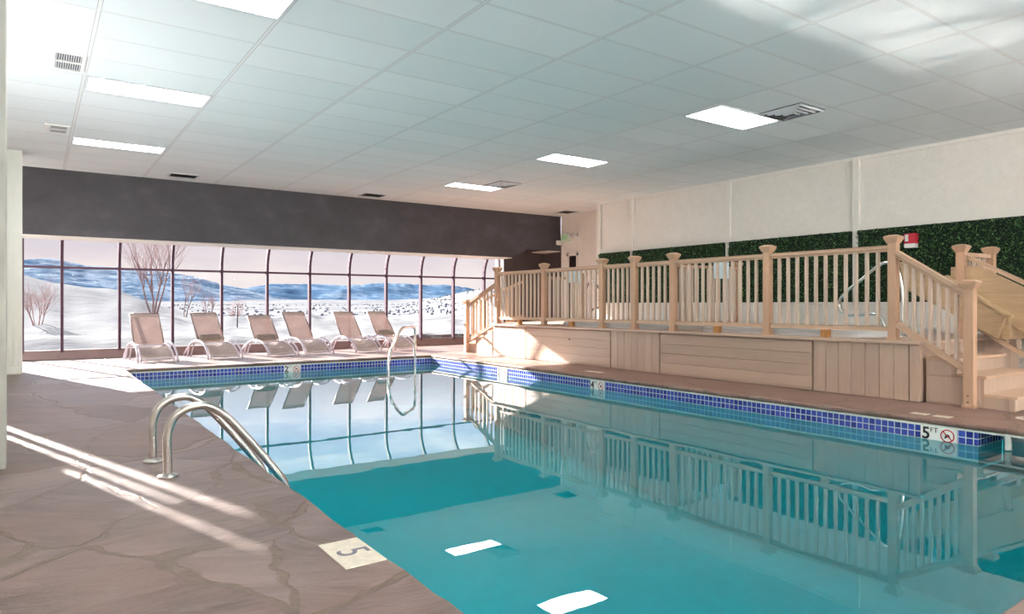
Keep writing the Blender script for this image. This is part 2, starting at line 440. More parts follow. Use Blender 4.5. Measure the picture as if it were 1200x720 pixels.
# pool shell
BX0, BX1, BY0, BY1 = PX0-.03, PX1+.015, PY0-.03, PY1+.015
def pool():
    m = MB(); zt = -.05
    def depth(y): return -1.55+.5*min(1, max(0, (y-5.0)/4.0))
    # floor strips
    ys = [BY0+(BY1-BY0)*i/24 for i in range(25)]
    for a, b in zip(ys, ys[1:]):
        m.quad([(BX0, a, depth(a)), (BX1, a, depth(a)), (BX1, b, depth(b)), (BX0, b, depth(b))])
        m.quad([(BX0, a, depth(a)), (BX0, b, depth(b)), (BX0, b, zt), (BX0, a, zt)])
        m.quad([(BX1, b, depth(b)), (BX1, a, depth(a)), (BX1, a, -.36), (BX1, b, -.36)])
    m.quad([(BX0, BY0, depth(BY0)), (BX0, BY0, zt), (BX1, BY0, zt), (BX1, BY0, depth(BY0))])
    m.quad([(BX0, BY1, depth(BY1)), (BX1, BY1, depth(BY1)), (BX1, BY1, zt), (BX0, BY1, zt)])
    m.quad([(BX1, 2.42, -.36), (BX1, 2.42, zt), (BX1, BY1, zt), (BX1, BY1, -.36)])
    m.quad([(BX1, BY0, -.36), (BX1, BY0, zt), (BX1, 1.3, zt), (BX1, 1.3, -.36)])
    # skimmer recess under the coping
    m.quad([(BX1, 2.425, -.36), (BX1+.5, 2.425, -.36), (BX1+.5, 2.425, zt), (BX1, 2.425, zt)])
    x2 = BX1+.5
    m.quad([(BX1, 1.3, -.36), (x2, 1.3, -.36), (x2, 2.42, -.36), (BX1, 2.42, -.36)])
    m.quad([(x2, 1.3, -.36), (x2, 1.3, zt), (x2, 2.42, zt), (x2, 2.42, -.36)])
    m.quad([(BX1, 1.3, -.36), (x2, 1.3, -.36), (x2, 1.3, zt), (BX1, 1.3, zt)])
    o = m.build('pool_basin', M['plaster']); struct(o)
    m = MB(); zt, zb = -.062, -.178
    def band(p, q, off):
        L = (Vector(q)-Vector(p)).length
        m.quad([(p[0], p[1], zb), (q[0], q[1], zb), (q[0], q[1], zt), (p[0], p[1], zt)], [(off, 0), (off+L, 0), (off+L, zt-zb), (off, zt-zb)])
    e = .004
    band((BX0+e, BY0), (BX0+e, BY1), 0); band((BX0, BY1-e), (BX1, BY1-e), 0)
    band((BX1-e, BY1), (BX1-e, 2.42), 0); band((BX1-e, 1.3), (BX1-e, BY0), 0)
    band((BX1-e, 2.42), (BX1+.5, 2.42), 0); band((BX1, BY0+e), (BX0, BY0+e), 0)
    struct(m.build('trim_1', M['mosaic']))
    m = MB()  # pale grout bead under the coping
    m.box(BX0, BX0+.010, BY0, BY1, -.064, -.047); m.box(BX0, BX1, BY1-.010, BY1, -.064, -.047)
    m.box(BX1-.010, BX1, BY0, BY1, -.064, -.047)
    struct(m.build('trim_2', M['grout']))
    # steps in the far right corner
    m = MB()
    for i, (w, z) in enumerate(((.45, -.40), (.8, -.62), (1.15, -.84))):
        m.prism([(BX1-w*1.9, BY1-.01), (BX1-.01, BY1-.01), (BX1-.01, BY1-w*1.5)], 'Z', -1.2, z)
    struct(m.build('pool_steps', M['plaster']))
    m = MB(); m.grid(lambda u, v: (BX0+(BX1-BX0)*u, BY0+(BY1-BY0)*v, WZ), 8, 16)
    m.quad([(BX1, 1.3, WZ), (BX1+.5, 1.3, WZ), (BX1+.5, 2.42, WZ), (BX1, 2.42, WZ)])
    o = m.build('pool_water', M['water'])
    tag(o, 'still turquoise water filling the long indoor pool', 'water', kind='stuff')
    m = MB(); m.box(BX1-.012, BX1+.03, 2.19, 2.225, -.17, -.05)
    struct(m.build('trim_3', M['grout']))
pool()

# ------------------------------------------------------------------ shell
m = MB(); m.box(-1.2, 11.1, -4.1, 14.12, H, H+.2); struct(m.build('ceiling', M['ceil']))
# charcoal header over the glazing
m = MB(); m.prism([(-1.06, H), (10.9, H), (10.9, 2.345), (9.85, 2.345), (9.45, 2.13), (-1.06, 2.13)], 'Y', 13.42, 14.1)
struct(m.build('wall_back', M['band']))
m = MB(); m.box(-1.05, 9.42, 13.45, 14.1, 2.112, 2.13); struct(m.build('trim_4', M['trim']))
m = MB(); m.box(10.5, 10.9, 13.45, 14.1, 2.325, 2.345); struct(m.build('trim_5', M['trim']))
# right wall: near run and the run set back beyond the deck
m = MB(); m.box(10.15, 10.4, -4.1, 11.2, 0, H); m.box(10.15, 10.4, 11.08, 11.2, 0, H); struct(m.build('wall_right', M['wall']))
m = MB()
m.box(10.9, 11.1, 11.2, 12.77, 0, H); m.box(10.9, 11.1, 13.12, 13.4, 0, H); m.box(10.9, 11.1, 12.77, 13.12, 2.24, H); m.box(10.4, 11.1, 11.1, 11.2, 0, H)
struct(m.build('wall_right_recess', M['wall']))
m = MB(); m.box(10.9, 11.1, 13.4, 15.1, 0, 2.7); m.box(9.62, 11.1, 14.1, 14.25, 0, 2.7); m.box(GX+.1, 11.1, 15.0, 15.15, 0, 2.7); m.box(GX+.1, 11.1, 14.1, 15.15, 2.62, 2.75)
struct(m.build('wall_solarium_end', M['dark_wall']))
# left wall line: end pillar, near pillar, outer wall with tall slot windows
m = MB(); m.box(-1.06, -.14, 12.1, 12.45, 0, H); struct(m.build('wall_left', M['pillar']))
m = MB()
for z0, z1 in ((.12, .95), (1.02, 2.02), (2.08, 3.1)):
    m.box(-.30, -.275, 12.085, 12.1, z0, z1); m.box(-.235, -.215, 12.085, 12.1, z0, z1)
m.box(-.9, -.14, 12.08, 12.1, .0, .10); m.box(-.9, -.14, 12.085, 12.1, .96, 1.01); m.box(-.9, -.14, 12.085, 12.1, 2.03, 2.07)
struct(m.build('trim_6', M['pillar']))
m = MB(); m.box(-.6, -.14, 5.155, 5.36, 0, H, .004); struct(m.build('pillar', M['shadedpillar']))
SL = [(-1.0, 8.62, .1, 1.55), (8.62, 8.78, .1, 1.55), (8.95, 9.19, 1.45, 2.62), (9.55, 10.02, .1, 2.72)]
m = MB(); xs0, xs1 = -1.06, -1.0
cuts = [(-4.1, 8.66, None), (8.66, 8.78, (.1, 1.52)), (8.78, 8.86, None), (8.86, 9.15, (1.62, 2.52)), (9.15, 9.24, None), (9.24, 9.53, (.1, 2.3)), (9.53, 9.62, None), (9.62, 9.98, (.1, 2.62)), (9.98, 12.2, None)]
for a, b, op in cuts:
    if op is None: m.box(xs0, xs1, a, b, 0, H)
    else: m.box(xs0, xs1, a, b, 0, op[0]); m.box(xs0, xs1, a, b, op[1], H)
struct(m.build('wall_left_outer', M['wall']))
m = MB(); m.box(-1.1, 10.4, -4.2, -4.1, 0, H); struct(m.build('wall_front', M['wall']))

# ------------------------------------------------------------------ glazing
def solarium():
    xs = [-.498+.917*i for i in range(12)]           # mullion centres
    xs[0] = -.17; xs = [-1.06]+xs
    prof = [(15.0, .155), (15.0, 1.68)]
    rr = .82
    for k in range(1, 9):
        a = R(8.5*k); prof.append((15.0-rr*(1-math.cos(a)), 1.72+rr*math.sin(a)))
    prof.append((14.1, prof[-1][1]+.05))
    ends = xs+[GX+.08]
    for i in range(len(ends)-1):
        x0, x1 = ends[i], ends[i+1]
        m = MB()
        for (ya, za), (yb, zb) in zip(prof, prof[1:]):
            m.quad([(x0, ya, za), (x1, ya, za), (x1, yb, zb), (x0, yb, zb)])
        w = m.build(f'window_{i+1}', M['glass']); struct(w)
        if i > 0 or True:
            m = MB(); wd = .025
            b = [(y-.03 if z < 1.7 else y-.028, z-.0 if z < 1.7 else z-.012) for y, z in prof]
            poly = [(y, z) for y, z in prof]
            for (ya, za), (yb, zb) in zip(prof, prof[1:]):
                d = Vector((0, yb-ya, zb-za)); n = Vector((0, -d.z, d.y)).normalized()
                if n.y > 0: n = -n
                c = Vector((x0, (ya+yb)/2, (za+zb)/2))+n*.02
                m.obox(c, d*.52, Vector((wd, 0, 0)), n*.045)
                # twin ribs on the room side
                for sx in (-1, 1):
                    m.obox(c+n*.05+Vector((sx*.014, 0, 0)), d*.52, Vector((.007, 0, 0)), n*.012)
            f = m.build('mullion', M['mullion'], w); struct(f)
        m = MB(); m.box(x0+.02, x1-.02, 14.95, 15.02, 1.66, 1.70, .004); struct(m.build('transom', M['mullion'], w))
    m = MB(); m.box(GX+.04, GX+.10, 14.93, 15.03, .15, 2.5); struct(m.build('trim_7', M['trim']))
    m = MB(); m.box(-1.06, GX+.1, 14.94, 15.12, 0, .155, .006); m.box(-1.06, GX+.1, 14.93, 15.05, .145, .165)
    struct(m.build('baseboard_back', M['curb']))
solarium()

# right wall trim, hedge panels
def right_wall():
    k = 8
    ys = [11.14, 10.13, 7.75, 5.44, 2.9, .4]
    for y in ys:
        m = MB(); m.box(10.11, 10.15, y-.05, y+.05, .6, H); struct(m.build(f'trim_{k}', M['trim'])); k += 1
    m = MB(); m.box(10.12, 10.15, -4, 11.19, 2.105, 2.20); m.box(10.12, 10.15, -4, 11.19, H-.05, H); struct(m.build(f'trim_{k}', M['trim'])); k += 1
    m = MB(); m.box(10.02, 10.15, 2.0, 11.19, .6, 1.005); m.box(10.0, 10.15, 2.0, 11.19, 1.005, 1.035, .006); m.box(10.012, 10.02, 2.0, 11.19, .93, .945)
    struct(m.build(f'trim_{k}', M['trim'])); k += 1
    m = MB(); m.box(10.885, 10.9, 12.58, 12.62, 0, H); m.box(10.89, 10.9, 11.2, 12.7, 2.2, 2.215); m.box(10.885, 10.9, 11.2, 11.26, 0, H)
    struct(m.build(f'trim_{k}', M['trim']))
    names = ['narrow panel of green leaf wall nearest the exit door', 'panel of green leaf wall behind the middle of the deck railing', 'panel of green leaf wall behind the steel spa handrail', 'wide green leaf wall behind the red fire alarm and wooden steps', 'green leaf wall at the right edge behind the blond boards']
    for i in range(5):
        y1, y0 = ys[i]-.05, ys[i+1]+.05
        if i == 0: y1 = 11.09
        if i == 3: y0 = .45
        if i == 4: continue
        m = MB(); nn = int((y1-y0)*26)
        m.grid(lambda u, v: (10.08+.02*noise.noise(Vector(((y0+(y1-y0)*u)*9, v*12, 0))), y0+(y1-y0)*u, 1.035+1.07*v), nn, 24)
        m.box(10.09, 10.148, y0, y1, 1.035, 2.10)
        root = m.build('leaf_wall_panel', M['hedge_core']); tag(root, names[i], 'hedge', 'artificial leaf wall panels')
        m = MB(); bm = m.bm; r = random.Random(i)
        for _ in range(int((y1-y0)*1.07*2300)):
            c = Vector((10.065-.035*r.random(), y0+(y1-y0)*r.random(), 1.04+1.06*r.random()))
            a = Vector((r.uniform(-.7, .3), r.uniform(-1, 1), r.uniform(-1, 1))).normalized(); b = a.cross(Vector((r.uniform(-1, 1), r.uniform(-1, 1), r.uniform(-1, 1)))).normalized()
            L = r.uniform(.012, .021); W = L*.5; nrm = a.cross(b)*.003
            vs = [bm.verts.new(c+a*L), bm.verts.new(c+b*W+nrm), bm.verts.new(c-a*L), bm.verts.new(c-b*W+nrm)]
            bm.faces.new(vs)
        o = m.build('foliage', M['leaf'], root); o['kind'] = 'stuff'
right_wall()

# door in the recess
m = MB(); m.box(10.87, 11.0, 12.74, 12.79, 0, 2.26); m.box(10.87, 11.0, 13.08, 13.16, 0, 2.26); m.box(10.87, 11.0, 12.74, 13.16, 2.2, 2.28)
d = m.build('door_1', M['trim']); struct(d)
m = MB(); m.box(10.895, 10.91, 12.79, 13.08, 0, 2.2); struct(m.build('door_pane', M['doorglass'], d))
m = MB(); m.box(10.855, 10.895, 12.82, 12.84, .9, 1.1); struct(m.build('door_handle', M['steel'], d))

# ------------------------------------------------------------------ ceiling fixtures
LT = [(.42, 1.545, 7.74, 8.24, 'long ceiling light panel over the left walkway beside the slotted white grille'),
      (.42, 1.53, 10.67, 11.1, 'long ceiling light panel at the left, farther from the camera and near the charcoal header'),
      (.42, 1.55, 4.82, 5.36, 'ceiling light panel cut off by the top edge at the left'),
      (6.22, 7.32, 4.85, 5.39, 'large bright ceiling light panel at the right beside a square diffuser'),
      (6.22, 7.30, 7.79, 8.28, 'ceiling light panel in the middle of the right-hand row over the pool'),
      (6.22, 7.28, 10.69, 11.1, 'smallest ceiling light panel near the far header beside a square diffuser')]
for x0, x1, y0, y1, lab in LT+[(.42, 1.55, 1.93, 2.47, None)]:
    root = empty('ceiling_light', ((x0+x1)/2, (y0+y1)/2, H-.012), label=lab or 'ceiling light panel behind the viewer, out of the picture', cat='ceiling light', group='fluorescent ceiling light panels')
    cx, cy = (x0+x1)/2, (y0+y1)/2
    m = MB(); t = .018; hx, hy = (x1-x0)/2, (y1-y0)/2
    m.box(-hx, hx, -hy, -hy+t, -.004, .011); m.box(-hx, hx, hy-t, hy, -.004, .011); m.box(-hx, -hx+t, -hy+t, hy-t, -.004, .011); m.box(hx-t, hx, -hy+t, hy-t, -.004, .011)
    m.build('light_frame', M['vent'], root)
    m = MB(); m.quad([(-hx+t, hy-t, .002), (hx-t, hy-t, .002), (hx-t, -hy+t, .002), (-hx+t, -hy+t, .002)]); m.build('diffuser', M['lamp'], root)

def grille(x0, x1, y0, y1, lab):
    root = empty('ceiling_vent', ((x0+x1)/2, (y0+y1)/2, H-.012), label=lab, cat='vent', group='ceiling air vents')
    hx, hy = (x1-x0)/2, (y1-y0)/2; t = .03
    m = MB(); m.box(-hx, hx, -hy, -hy+t, -.006, .011); m.box(-hx, hx, hy-t, hy, -.006, .011); m.box(-hx, -hx+t, -hy+t, hy-t, -.006, .011); m.box(hx-t, hx, -hy+t, hy-t, -.006, .011)
    m.box(-hx+t, hx-t, -.014, .014, -.006, .011); m.box(-hx+t, -hx+t*1.9, -hy+t, hy-t, -.006, .011)
    m.build('vent_frame', M['white'], root)
    m = MB(); m.box(-hx+t, hx-t, -hy+t, hy-t, .005, .0112); m.build('vent_back', M['dark'], root)
    n = 11
    for k in range(n):
        x = -hx+t*1.9+(2*hx-t*2.9)*(k+.5)/n
        m = MB(); m.obox((x, 0, .0), (.0042, 0, .002), (0, hy-t, 0), (-.001, 0, .0015)); m.build('slat', M['vent'], root)
grille(.10, .385, 7.12, 7.66, 'large slotted white grille in the left of the ceiling')
grille(.11, .37, 10.08, 10.55, 'small slotted white grille farther back at the left of the ceiling')
def flatvent(x0, x1, y0, y1, lab):
    root = empty('ceiling_vent', ((x0+x1)/2, (y0+y1)/2, H-.012), label=lab, cat='vent', group='ceiling air vents')
    hx, hy = (x1-x0)/2, (y1-y0)/2; t = .022
    m = MB(); m.box(-hx, hx, -hy, -hy+t, -.004, .011); m.box(-hx, hx, hy-t, hy, -.004, .011); m.box(-hx, -hx+t, -hy+t, hy-t, -.004, .011); m.box(hx-t, hx, -hy+t, hy-t, -.004, .011)
    m.build('vent_frame', M['vent'], root)
    m = MB(); m.box(-hx+t, hx-t, -hy+t, hy-t, .004, .0112); m.build('vent_back', M['dark'], root)
    for k in range(5):
        y = -hy+t+(2*hy-2*t)*(k+.5)/5
        m = MB(); m.obox((0, y, 0), (hx-t, 0, 0), (0, .012, .003), (0, -.0005, .001)); m.build('slat', M['dark'], root)
flatvent(1.87, 2.32, 12.63, 13.0, 'dark ceiling vent close to the header, left of centre')
flatvent(5.37, 5.83, 12.7, 13.1, 'dark ceiling vent close to the header, in the middle')
flatvent(10.2, 10.62, 12.38, 12.82, 'dark ceiling vent in the far right corner')
def diffuser(x0, x1, y0, y1, lab):
    root = empty('ceiling_diffuser', ((x0+x1)/2, (y0+y1)/2, H-.03), label=lab, cat='vent', group='square ceiling air diffusers')
    hx, hy = (x1-x0)/2, (y1-y0)/2
    m = MB(); m.box(-hx, hx, -hy, hy, .02, .0295); m.build('diffuser_back', M['dark'], root)
    for k in range(4):
        s = 1-.24*k; a, b = hx*s, hy*s; t = .026
        m = MB(); z = .012-.006*k
        for sx, sy, lx, ly in ((0, 1, a, 0), (0, -1, a, 0), (1, 0, 0, b), (-1, 0, 0, b)):
            if sx == 0: m.obox((0, sy*(b-t/2), z), (a, 0, 0), (0, t/2, sy*.008), (0, -sy*.0004, .0015))
            else: m.obox((sx*(a-t/2), 0, z), (0, b, 0), (t/2, 0, sx*.008), (-sx*.0004, 0, .0015))
        m.build('louvre_ring', M['vent'], root)
diffuser(6.88, 7.36, 4.31, 4.84, 'square louvred diffuser beside the large right ceiling light')
diffuser(6.83, 7.29, 10.12, 10.66, 'square louvred diffuser beside the farthest ceiling light')

# ------------------------------------------------------------------ raised deck
DZ = .62
def raised_deck():
    root = empty('raised_deck', (7.38, 7.2, 0), label='raised wooden hot tub deck with board skirting along the pool', cat='deck')
    off = Vector((7.38, 7.2, 0))
    def bld(m, n, mt):
        o = m.build(n, mt, root); o.data.transform(Matrix.Translation(-off)); return o
    outline = [(7.35, 3.29), (9.98, 3.29), (9.98, 11.23), (10.86, 11.23), (10.86, 12.5), (8.9, 12.25), (7.35, 11.22)]
    m = MB(); m.prism(outline, 'Z', DZ-.032, DZ, .004); bld(m, 'deck_top', M['deck'])
    m = MB(); m.prism([(7.42, 3.36), (9.97, 3.36), (9.97, 11.25), (10.84, 11.25), (10.84, 12.45), (8.9, 12.18), (7.42, 11.16)], 'Z', 0, DZ-.033)
    bld(m, 'deck_core', M['deckv'])
    X0, X1 = 7.385, 7.42
    def vert(ya, yb, n, nm='upright_skirting'):
        m = MB(); w = (yb-ya)/n
        for i in range(n): m.box(X0+rnd.uniform(0, .004), X1, ya+i*w+.002, ya+(i+1)*w-.002, 0.004, DZ-.033, .003)
        bld(m, nm, M['deckv'])
    def horiz(ya, yb):
        m = MB(); n = 4; hh = (DZ-.033-.02)/4.2
        z = .006
        for i in range(5):
            z1 = min(z+(hh if i else hh*.2), DZ-.033); m.box(X0+rnd.uniform(0, .003), X1, ya, yb, z+.0015, z1-.0015, .003); z = z1
        bld(m, 'level_skirting', M['deck'])
    vert(10.12, 11.19, 8); horiz(7.87, 10.10); vert(6.85, 7.85, 7); horiz(4.49, 6.83); vert(3.42, 4.47, 7)
    m = MB(); m.box(7.38, 7.44, 3.31, 3.41, 0.004, DZ-.033, .004); bld(m, 'corner_board', M['deckv'])
    m = MB()
    n = 10
    for i in range(n):
        y0, y1 = 3.31+0*i, 3.36
        xa = 7.44+(10.0-7.44)*i/n; m.box(xa+.002, 7.44+(10.0-7.44)*(i+1)/n-.002, 3.325, 3.36, .004, DZ-.033, .003)
    bld(m, 'upright_skirting', M['deckv'])
    # slanted skirting on the left end
    a = Vector((7.40, 11.185, 0)); b = Vector((8.9, 12.215, 0))
    m = MB(); n = 10; dv = (b-a)/n; nrm = Vector((-dv.y, dv.x, 0)).normalized()
    for i in range(n): m.obox(a+dv*(i+.5)+nrm*.008+Vector((0, 0, (DZ-.03)/2)), dv*.485, nrm*.012, Vector((0, 0, (DZ-.04)/2)), .002)
    bld(m, 'upright_skirting', M['deckv'])
    m = MB(); m.box(7.378, 7.386, 8.85, 8.875, .40, .425, .002); bld(m, 'bolt_head', M['dark'])
raised_deck()

# ---- railing pieces
def post_into(root, x, y, z0, z1, off, w=.088, name='post'):
    m = MB(); m.box(x-w/2, x+w/2, y-w/2, y+w/2, z0, z1-.085, .005)
    m.box(x-w/2-.012, x+w/2+.012, y-w/2-.012, y+w/2+.012, z0, z0+.03, .004)
    p = m.build(name, M['post'], root); p.data.transform(Matrix.Translation(-off))
    m = MB(); a = w/2
    b = bmesh.new()
    prof = [(a+.004, z1-.09), (a+.012, z1-.075), (a+.026, z1-.045), (a+.03, z1-.03), (a+.03, z1-.018), (a-.01, z1)]
    rings = [[b.verts.new((x+sx*r, y+sy*r, z)) for sx, sy in ((-1, -1), (1, -1), (1, 1), (-1, 1))] for r, z in prof]
    for r0, r1 in zip(rings, rings[1:]):
        for k in range(4): b.faces.new((r0[k], r0[(k+1) % 4], r1[(k+1) % 4], r1[k]))
    b.faces.new(rings[0][::-1]); b.faces.new(rings[-1]); m.join(b)
    c = m.build('post_cap', M['post'], p); c.data.transform(Matrix.Translation(-off))
    return p

BAL_CACHE = {}
def baluster(root, p, h, off):
    """square baluster standing at p, h tall; mesh shared between equal ones"""
    k = round(h, 3)
    if k not in BAL_CACHE:
        m = MB(); m.box(-.017, .017, -.017, .017, 0, h, .003); me_o = m.build('baluster', M['bal']); BAL_CACHE[k] = me_o.data
        bpy.data.objects.remove(me_o)
    o = bpy.data.objects.new('baluster', BAL_CACHE[k]); col.objects.link(o); o.parent = root; o.location = Vector(p)-off
    return o

def bar(root, name, p, q, w, h, off, mat='rail'):
    m = MB(); m.beam(p, q, w, h, .006); o = m.build(name, M[mat], root); o.data.transform(Matrix.Translation(-off)); return o

def main_railing():
    off = Vector((7.49, 7.4, DZ)); X = 7.49
    root = empty('deck_railing', off, label='long tan wooden railing with balusters along the front of the raised deck', cat='railing')
    ys = [3.62, 5.14, 6.67, 7.44, 8.163, 9.69, 11.2]
    for y in ys: post_into(root, X, y, DZ, 1.74, off)
    for a, b in zip(ys, ys[1:]):
        n = 11 if b-a > 1.2 else 5
        bar(root, 'top_rail', (X, a+.046, 1.615), (X, b-.046, 1.615), .062, .034, off)
        bar(root, 'top_rail', (X, a+.046, 1.583), (X, b-.046, 1.583), .034, .034, off)
        bar(root, 'bottom_rail', (X, a+.046, .738), (X, b-.046, .738), .040, .052, off)
        for i in range(n):
            y = a+.044+(b-a-.088)*(i+1)/(n+1); baluster(root, (X, y, .763), .805, off)
        if n == 11:
            m = MB(); m.box(X-.035, X+.035, (a+b)/2-.045, (a+b)/2+.045, DZ, .712, .004); o = m.build('support_block', M['block'], root); o.data.transform(Matrix.Translation(-off))
main_railing()

def slope_rail(root, off, x, y0, t0, y1, t1, b0, b1, n, x1=None):
    """sloping rails from (x,y0) to (x1,y1): top centre heights t0,t1 bottom b0,b1"""
    x1 = x if x1 is None else x1
    bar(root, 'top_rail', (x, y0, t0), (x1, y1, t1), .062, .036, off); bar(root, 'top_rail', (x, y0, t0-.034), (x1, y1, t1-.034), .036, .034, off)
    bar(root, 'bottom_rail', (x, y0, b0), (x1, y1, b1), .040, .056, off)
    for i in range(n):
        t = (i+1)/(n+1); zt = t0+(t1-t0)*t-.045; zb = b0+(b1-b0)*t+.02
        baluster(root, (x+(x1-x)*t, y0+(y1-y0)*t, zb), zt-zb, off)

# front-right stair railing
off = Vector((7.445, 2.866, 0))
root = empty('stair_railing', off, label='sloping wooden stair railing at the right with its foot post on the stone', cat='railing', group='stair railings')
post_into(root, 7.412, 2.866, 0, 1.24, off, .088)
slope_rail(root, off, 7.47, 3.564, 1.545, 2.912, 1.12, .79, .365, 7, 7.43)
for z in (.05, .11):
    m = MB(); m.box(7.364, 7.370, 2.86, 2.876, z, z+.012, .002)
    o = m.build('screw_head', M['dark'], root); o.data.transform(Matrix.Translation(-off))

# left stair railing
off = Vector((7.42, 12.245, 0))
root = empty('stair_railing', off, label='sloping wooden stair railing at the far left end of the deck by the windows', cat='railing', group='stair railings')
post_into(root, 7.42, 12.245, 0, 1.10, off)
slope_rail(root, off, 7.48, 11.25, 1.40, 12.2, 1.01, .62, .24, 6, 7.43)
off = Vector((8.3, 13.35, 0))
root = empty('stair_railing', off, label='second stair railing behind the far left one, seen through its balusters', cat='railing', group='stair railings')
post_into(root, 8.3, 13.35, 0, 1.10, off)
slope_rail(root, off, 8.82, 12.25, 1.55, 8.33, 1.03, .76, .26, 7) if False else None
bar(root, 'top_rail', (8.88, 12.3, 1.50), (8.33, 13.31, 1.03), .062, .04, off); bar(root, 'bottom_rail', (8.88, 12.3, .74), (8.33, 13.31, .26), .04, .056, off)
for i in range(8):
    t = (i+1)/9; zb = .74-.48*t; zt = 1.49-.47*t
    baluster(root, (8.88-.55*t, 12.3+1.01*t, zb), round(zt-zb, 2), off)

# wooden steps at the right end
def steps_right():
    off = Vector((8.1, 2.9, 0)); root = empty('wooden_steps', off, label='wooden steps at the right end of the deck, three worn treads', cat='steps', group='wooden deck steps')
    spec = [(.465, 3.29, 3.035), (.31, 3.035, 2.77), (.14, 2.77, 2.515)]
    for z, yb, yf in spec:
        m = MB(); m.box(7.475, 8.72, yf, yb, 0, z-.028, .004); o = m.build('riser_box', M['deckv'], root); o.data.transform(Matrix.Translation(-off))
        m = MB(); m.box(7.462, 8.73, yf-.022, yb-(0.001 if z < .4 else .0), z-.028, z, .006); o = m.build('tread', M['rail'], root); o.data.transform(Matrix.Translation(-off))
    m = MB(); m.box(7.462, 7.475, 3.0, 3.285, .285, .437, .002); m.box(7.464, 7.475, 2.80, 3.285, .02, .278, .002)
    o = m.build('side_panel', M['deckv'], root); o.data.transform(Matrix.Translation(-off))
    m = MB(); m.box(7.458, 7.476, 2.51, 2.56, 0, .112, .003); o = m.build('corner_board', M['deckv'], root); o.data.transform(Matrix.Translation(-off))
steps_right()
def steps_left():
    off = Vector((8, 12, 0)); root = empty('wooden_steps', off, label='wooden steps at the far left end of the deck near the windows', cat='steps', group='wooden deck steps')
    a0, b0 = Vector((7.46, 11.34)), Vector((8.86, 12.30)); a1, b1 = Vector((7.46, 12.28)), Vector((8.32, 13.3))
    cuts = [0, .34, .66, 1.0]; zs = [.465, .335, .19]
    for i in range(3):
        p = [a0.lerp(a1, cuts[i]), a0.lerp(a1, cuts[i+1]), b0.lerp(b1, cuts[i+1]), b0.lerp(b1, cuts[i])]
        m = MB(); m.prism([tuple(v) for v in p], 'Z', 0, zs[i]-.028); o = m.build('riser_box', M['deckv'], root); o.data.transform(Matrix.Translation(-off))
        c = sum(p, Vector((0, 0)))/4; q = [c+(v-c)*1.012 for v in p]
        m = MB(); m.prism([tuple(v) for v in q], 'Z', zs[i]-.028, zs[i]-.0, .003); o = m.build('tread', M['rail'], root); o.data.transform(Matrix.Translation(-off))
steps_left()

# far side stair railing clad with blond boards
def blond_rail():
    off = Vector((8.75, 3.4, 0)); X = 8.74
    root = empty('boarded_stair_railing', off, label='wooden railing clad in wide blond boards on the far side of the right steps', cat='railing', group='stair railings')
    def bld(m, n, mt): o = m.build(n, mt, root); o.data.transform(Matrix.Translation(-off)); return o
    post_into(root, 8.72, 3.46, DZ, 1.69, off, .088); post_into(root, 9.36, 3.40, DZ, 1.69, off, .088)
    bar(root, 'top_rail', (8.76, 3.45, 1.575), (9.32, 3.41, 1.575), .062, .045, off); bar(root, 'bottom_rail', (8.76, 3.45, .74), (9.32, 3.41, .74), .04, .055, off)
    for i in range(4): baluster(root, (8.76+.56*(i+1)/5, 3.45-.04*(i+1)/5, .763), .79, off)
    # two wide boards following the stair slope
    up = [(3.565, 1.432), (3.285, 1.436), (2.2, .80), (2.2, .24), (3.565, 1.19)]
    m = MB(); m.prism(up, 'X', 8.70, 8.745, .004); bld(m, 'upper_board', M['blond'])
    lo = [(4.10, 1.52), (3.60, 1.30), (2.985, .862), (3.065, .622), (3.30, .762), (4.04, 1.19)]
    m = MB(); m.prism(lo, 'X', 8.62, 8.695, .004); bld(m, 'lower_board', M['blond'])
    m = MB(); m.prism([(3.60, 1.305), (3.58, 1.34), (2.975, .90), (2.985, .866)], 'X', 8.60, 8.72, .003); bld(m, 'cap_strip', M['blond'])
    m = MB(); m.prism([(8.66, .622), (8.625, .862), (9.9, .862), (9.9, .622)], 'Y', 2.96, 3.04, .004); bld(m, 'end_board', M['blond'])
    m = MB(); m.box(8.60, 9.92, 2.94, 3.06, .862, .885, .004); bld(m, 'cap_strip', M['blond'])
    bar(root, 'top_rail', (8.76, 3.42, 1.55), (8.76, 2.2, .86), .062, .04, off)
    bar(root, 'bottom_rail', (8.76, 3.36, .78), (8.76, 2.30, .0+.08), .04, .056, off)
    for i in range(8):
        t = (i+1)/9; y = 3.36-1.0*t; zb = .78-.68*t
        if y > 2.6: baluster(root, (8.77, y, zb+.02), round(max(.15, (1.36+(y-3.36)*.62)-.62-zb), 2) if y > 2.98 else round(.60-zb, 2), off)
    post_into(root, 8.78, 2.22, 0, 1.2, off)
blond_rail()

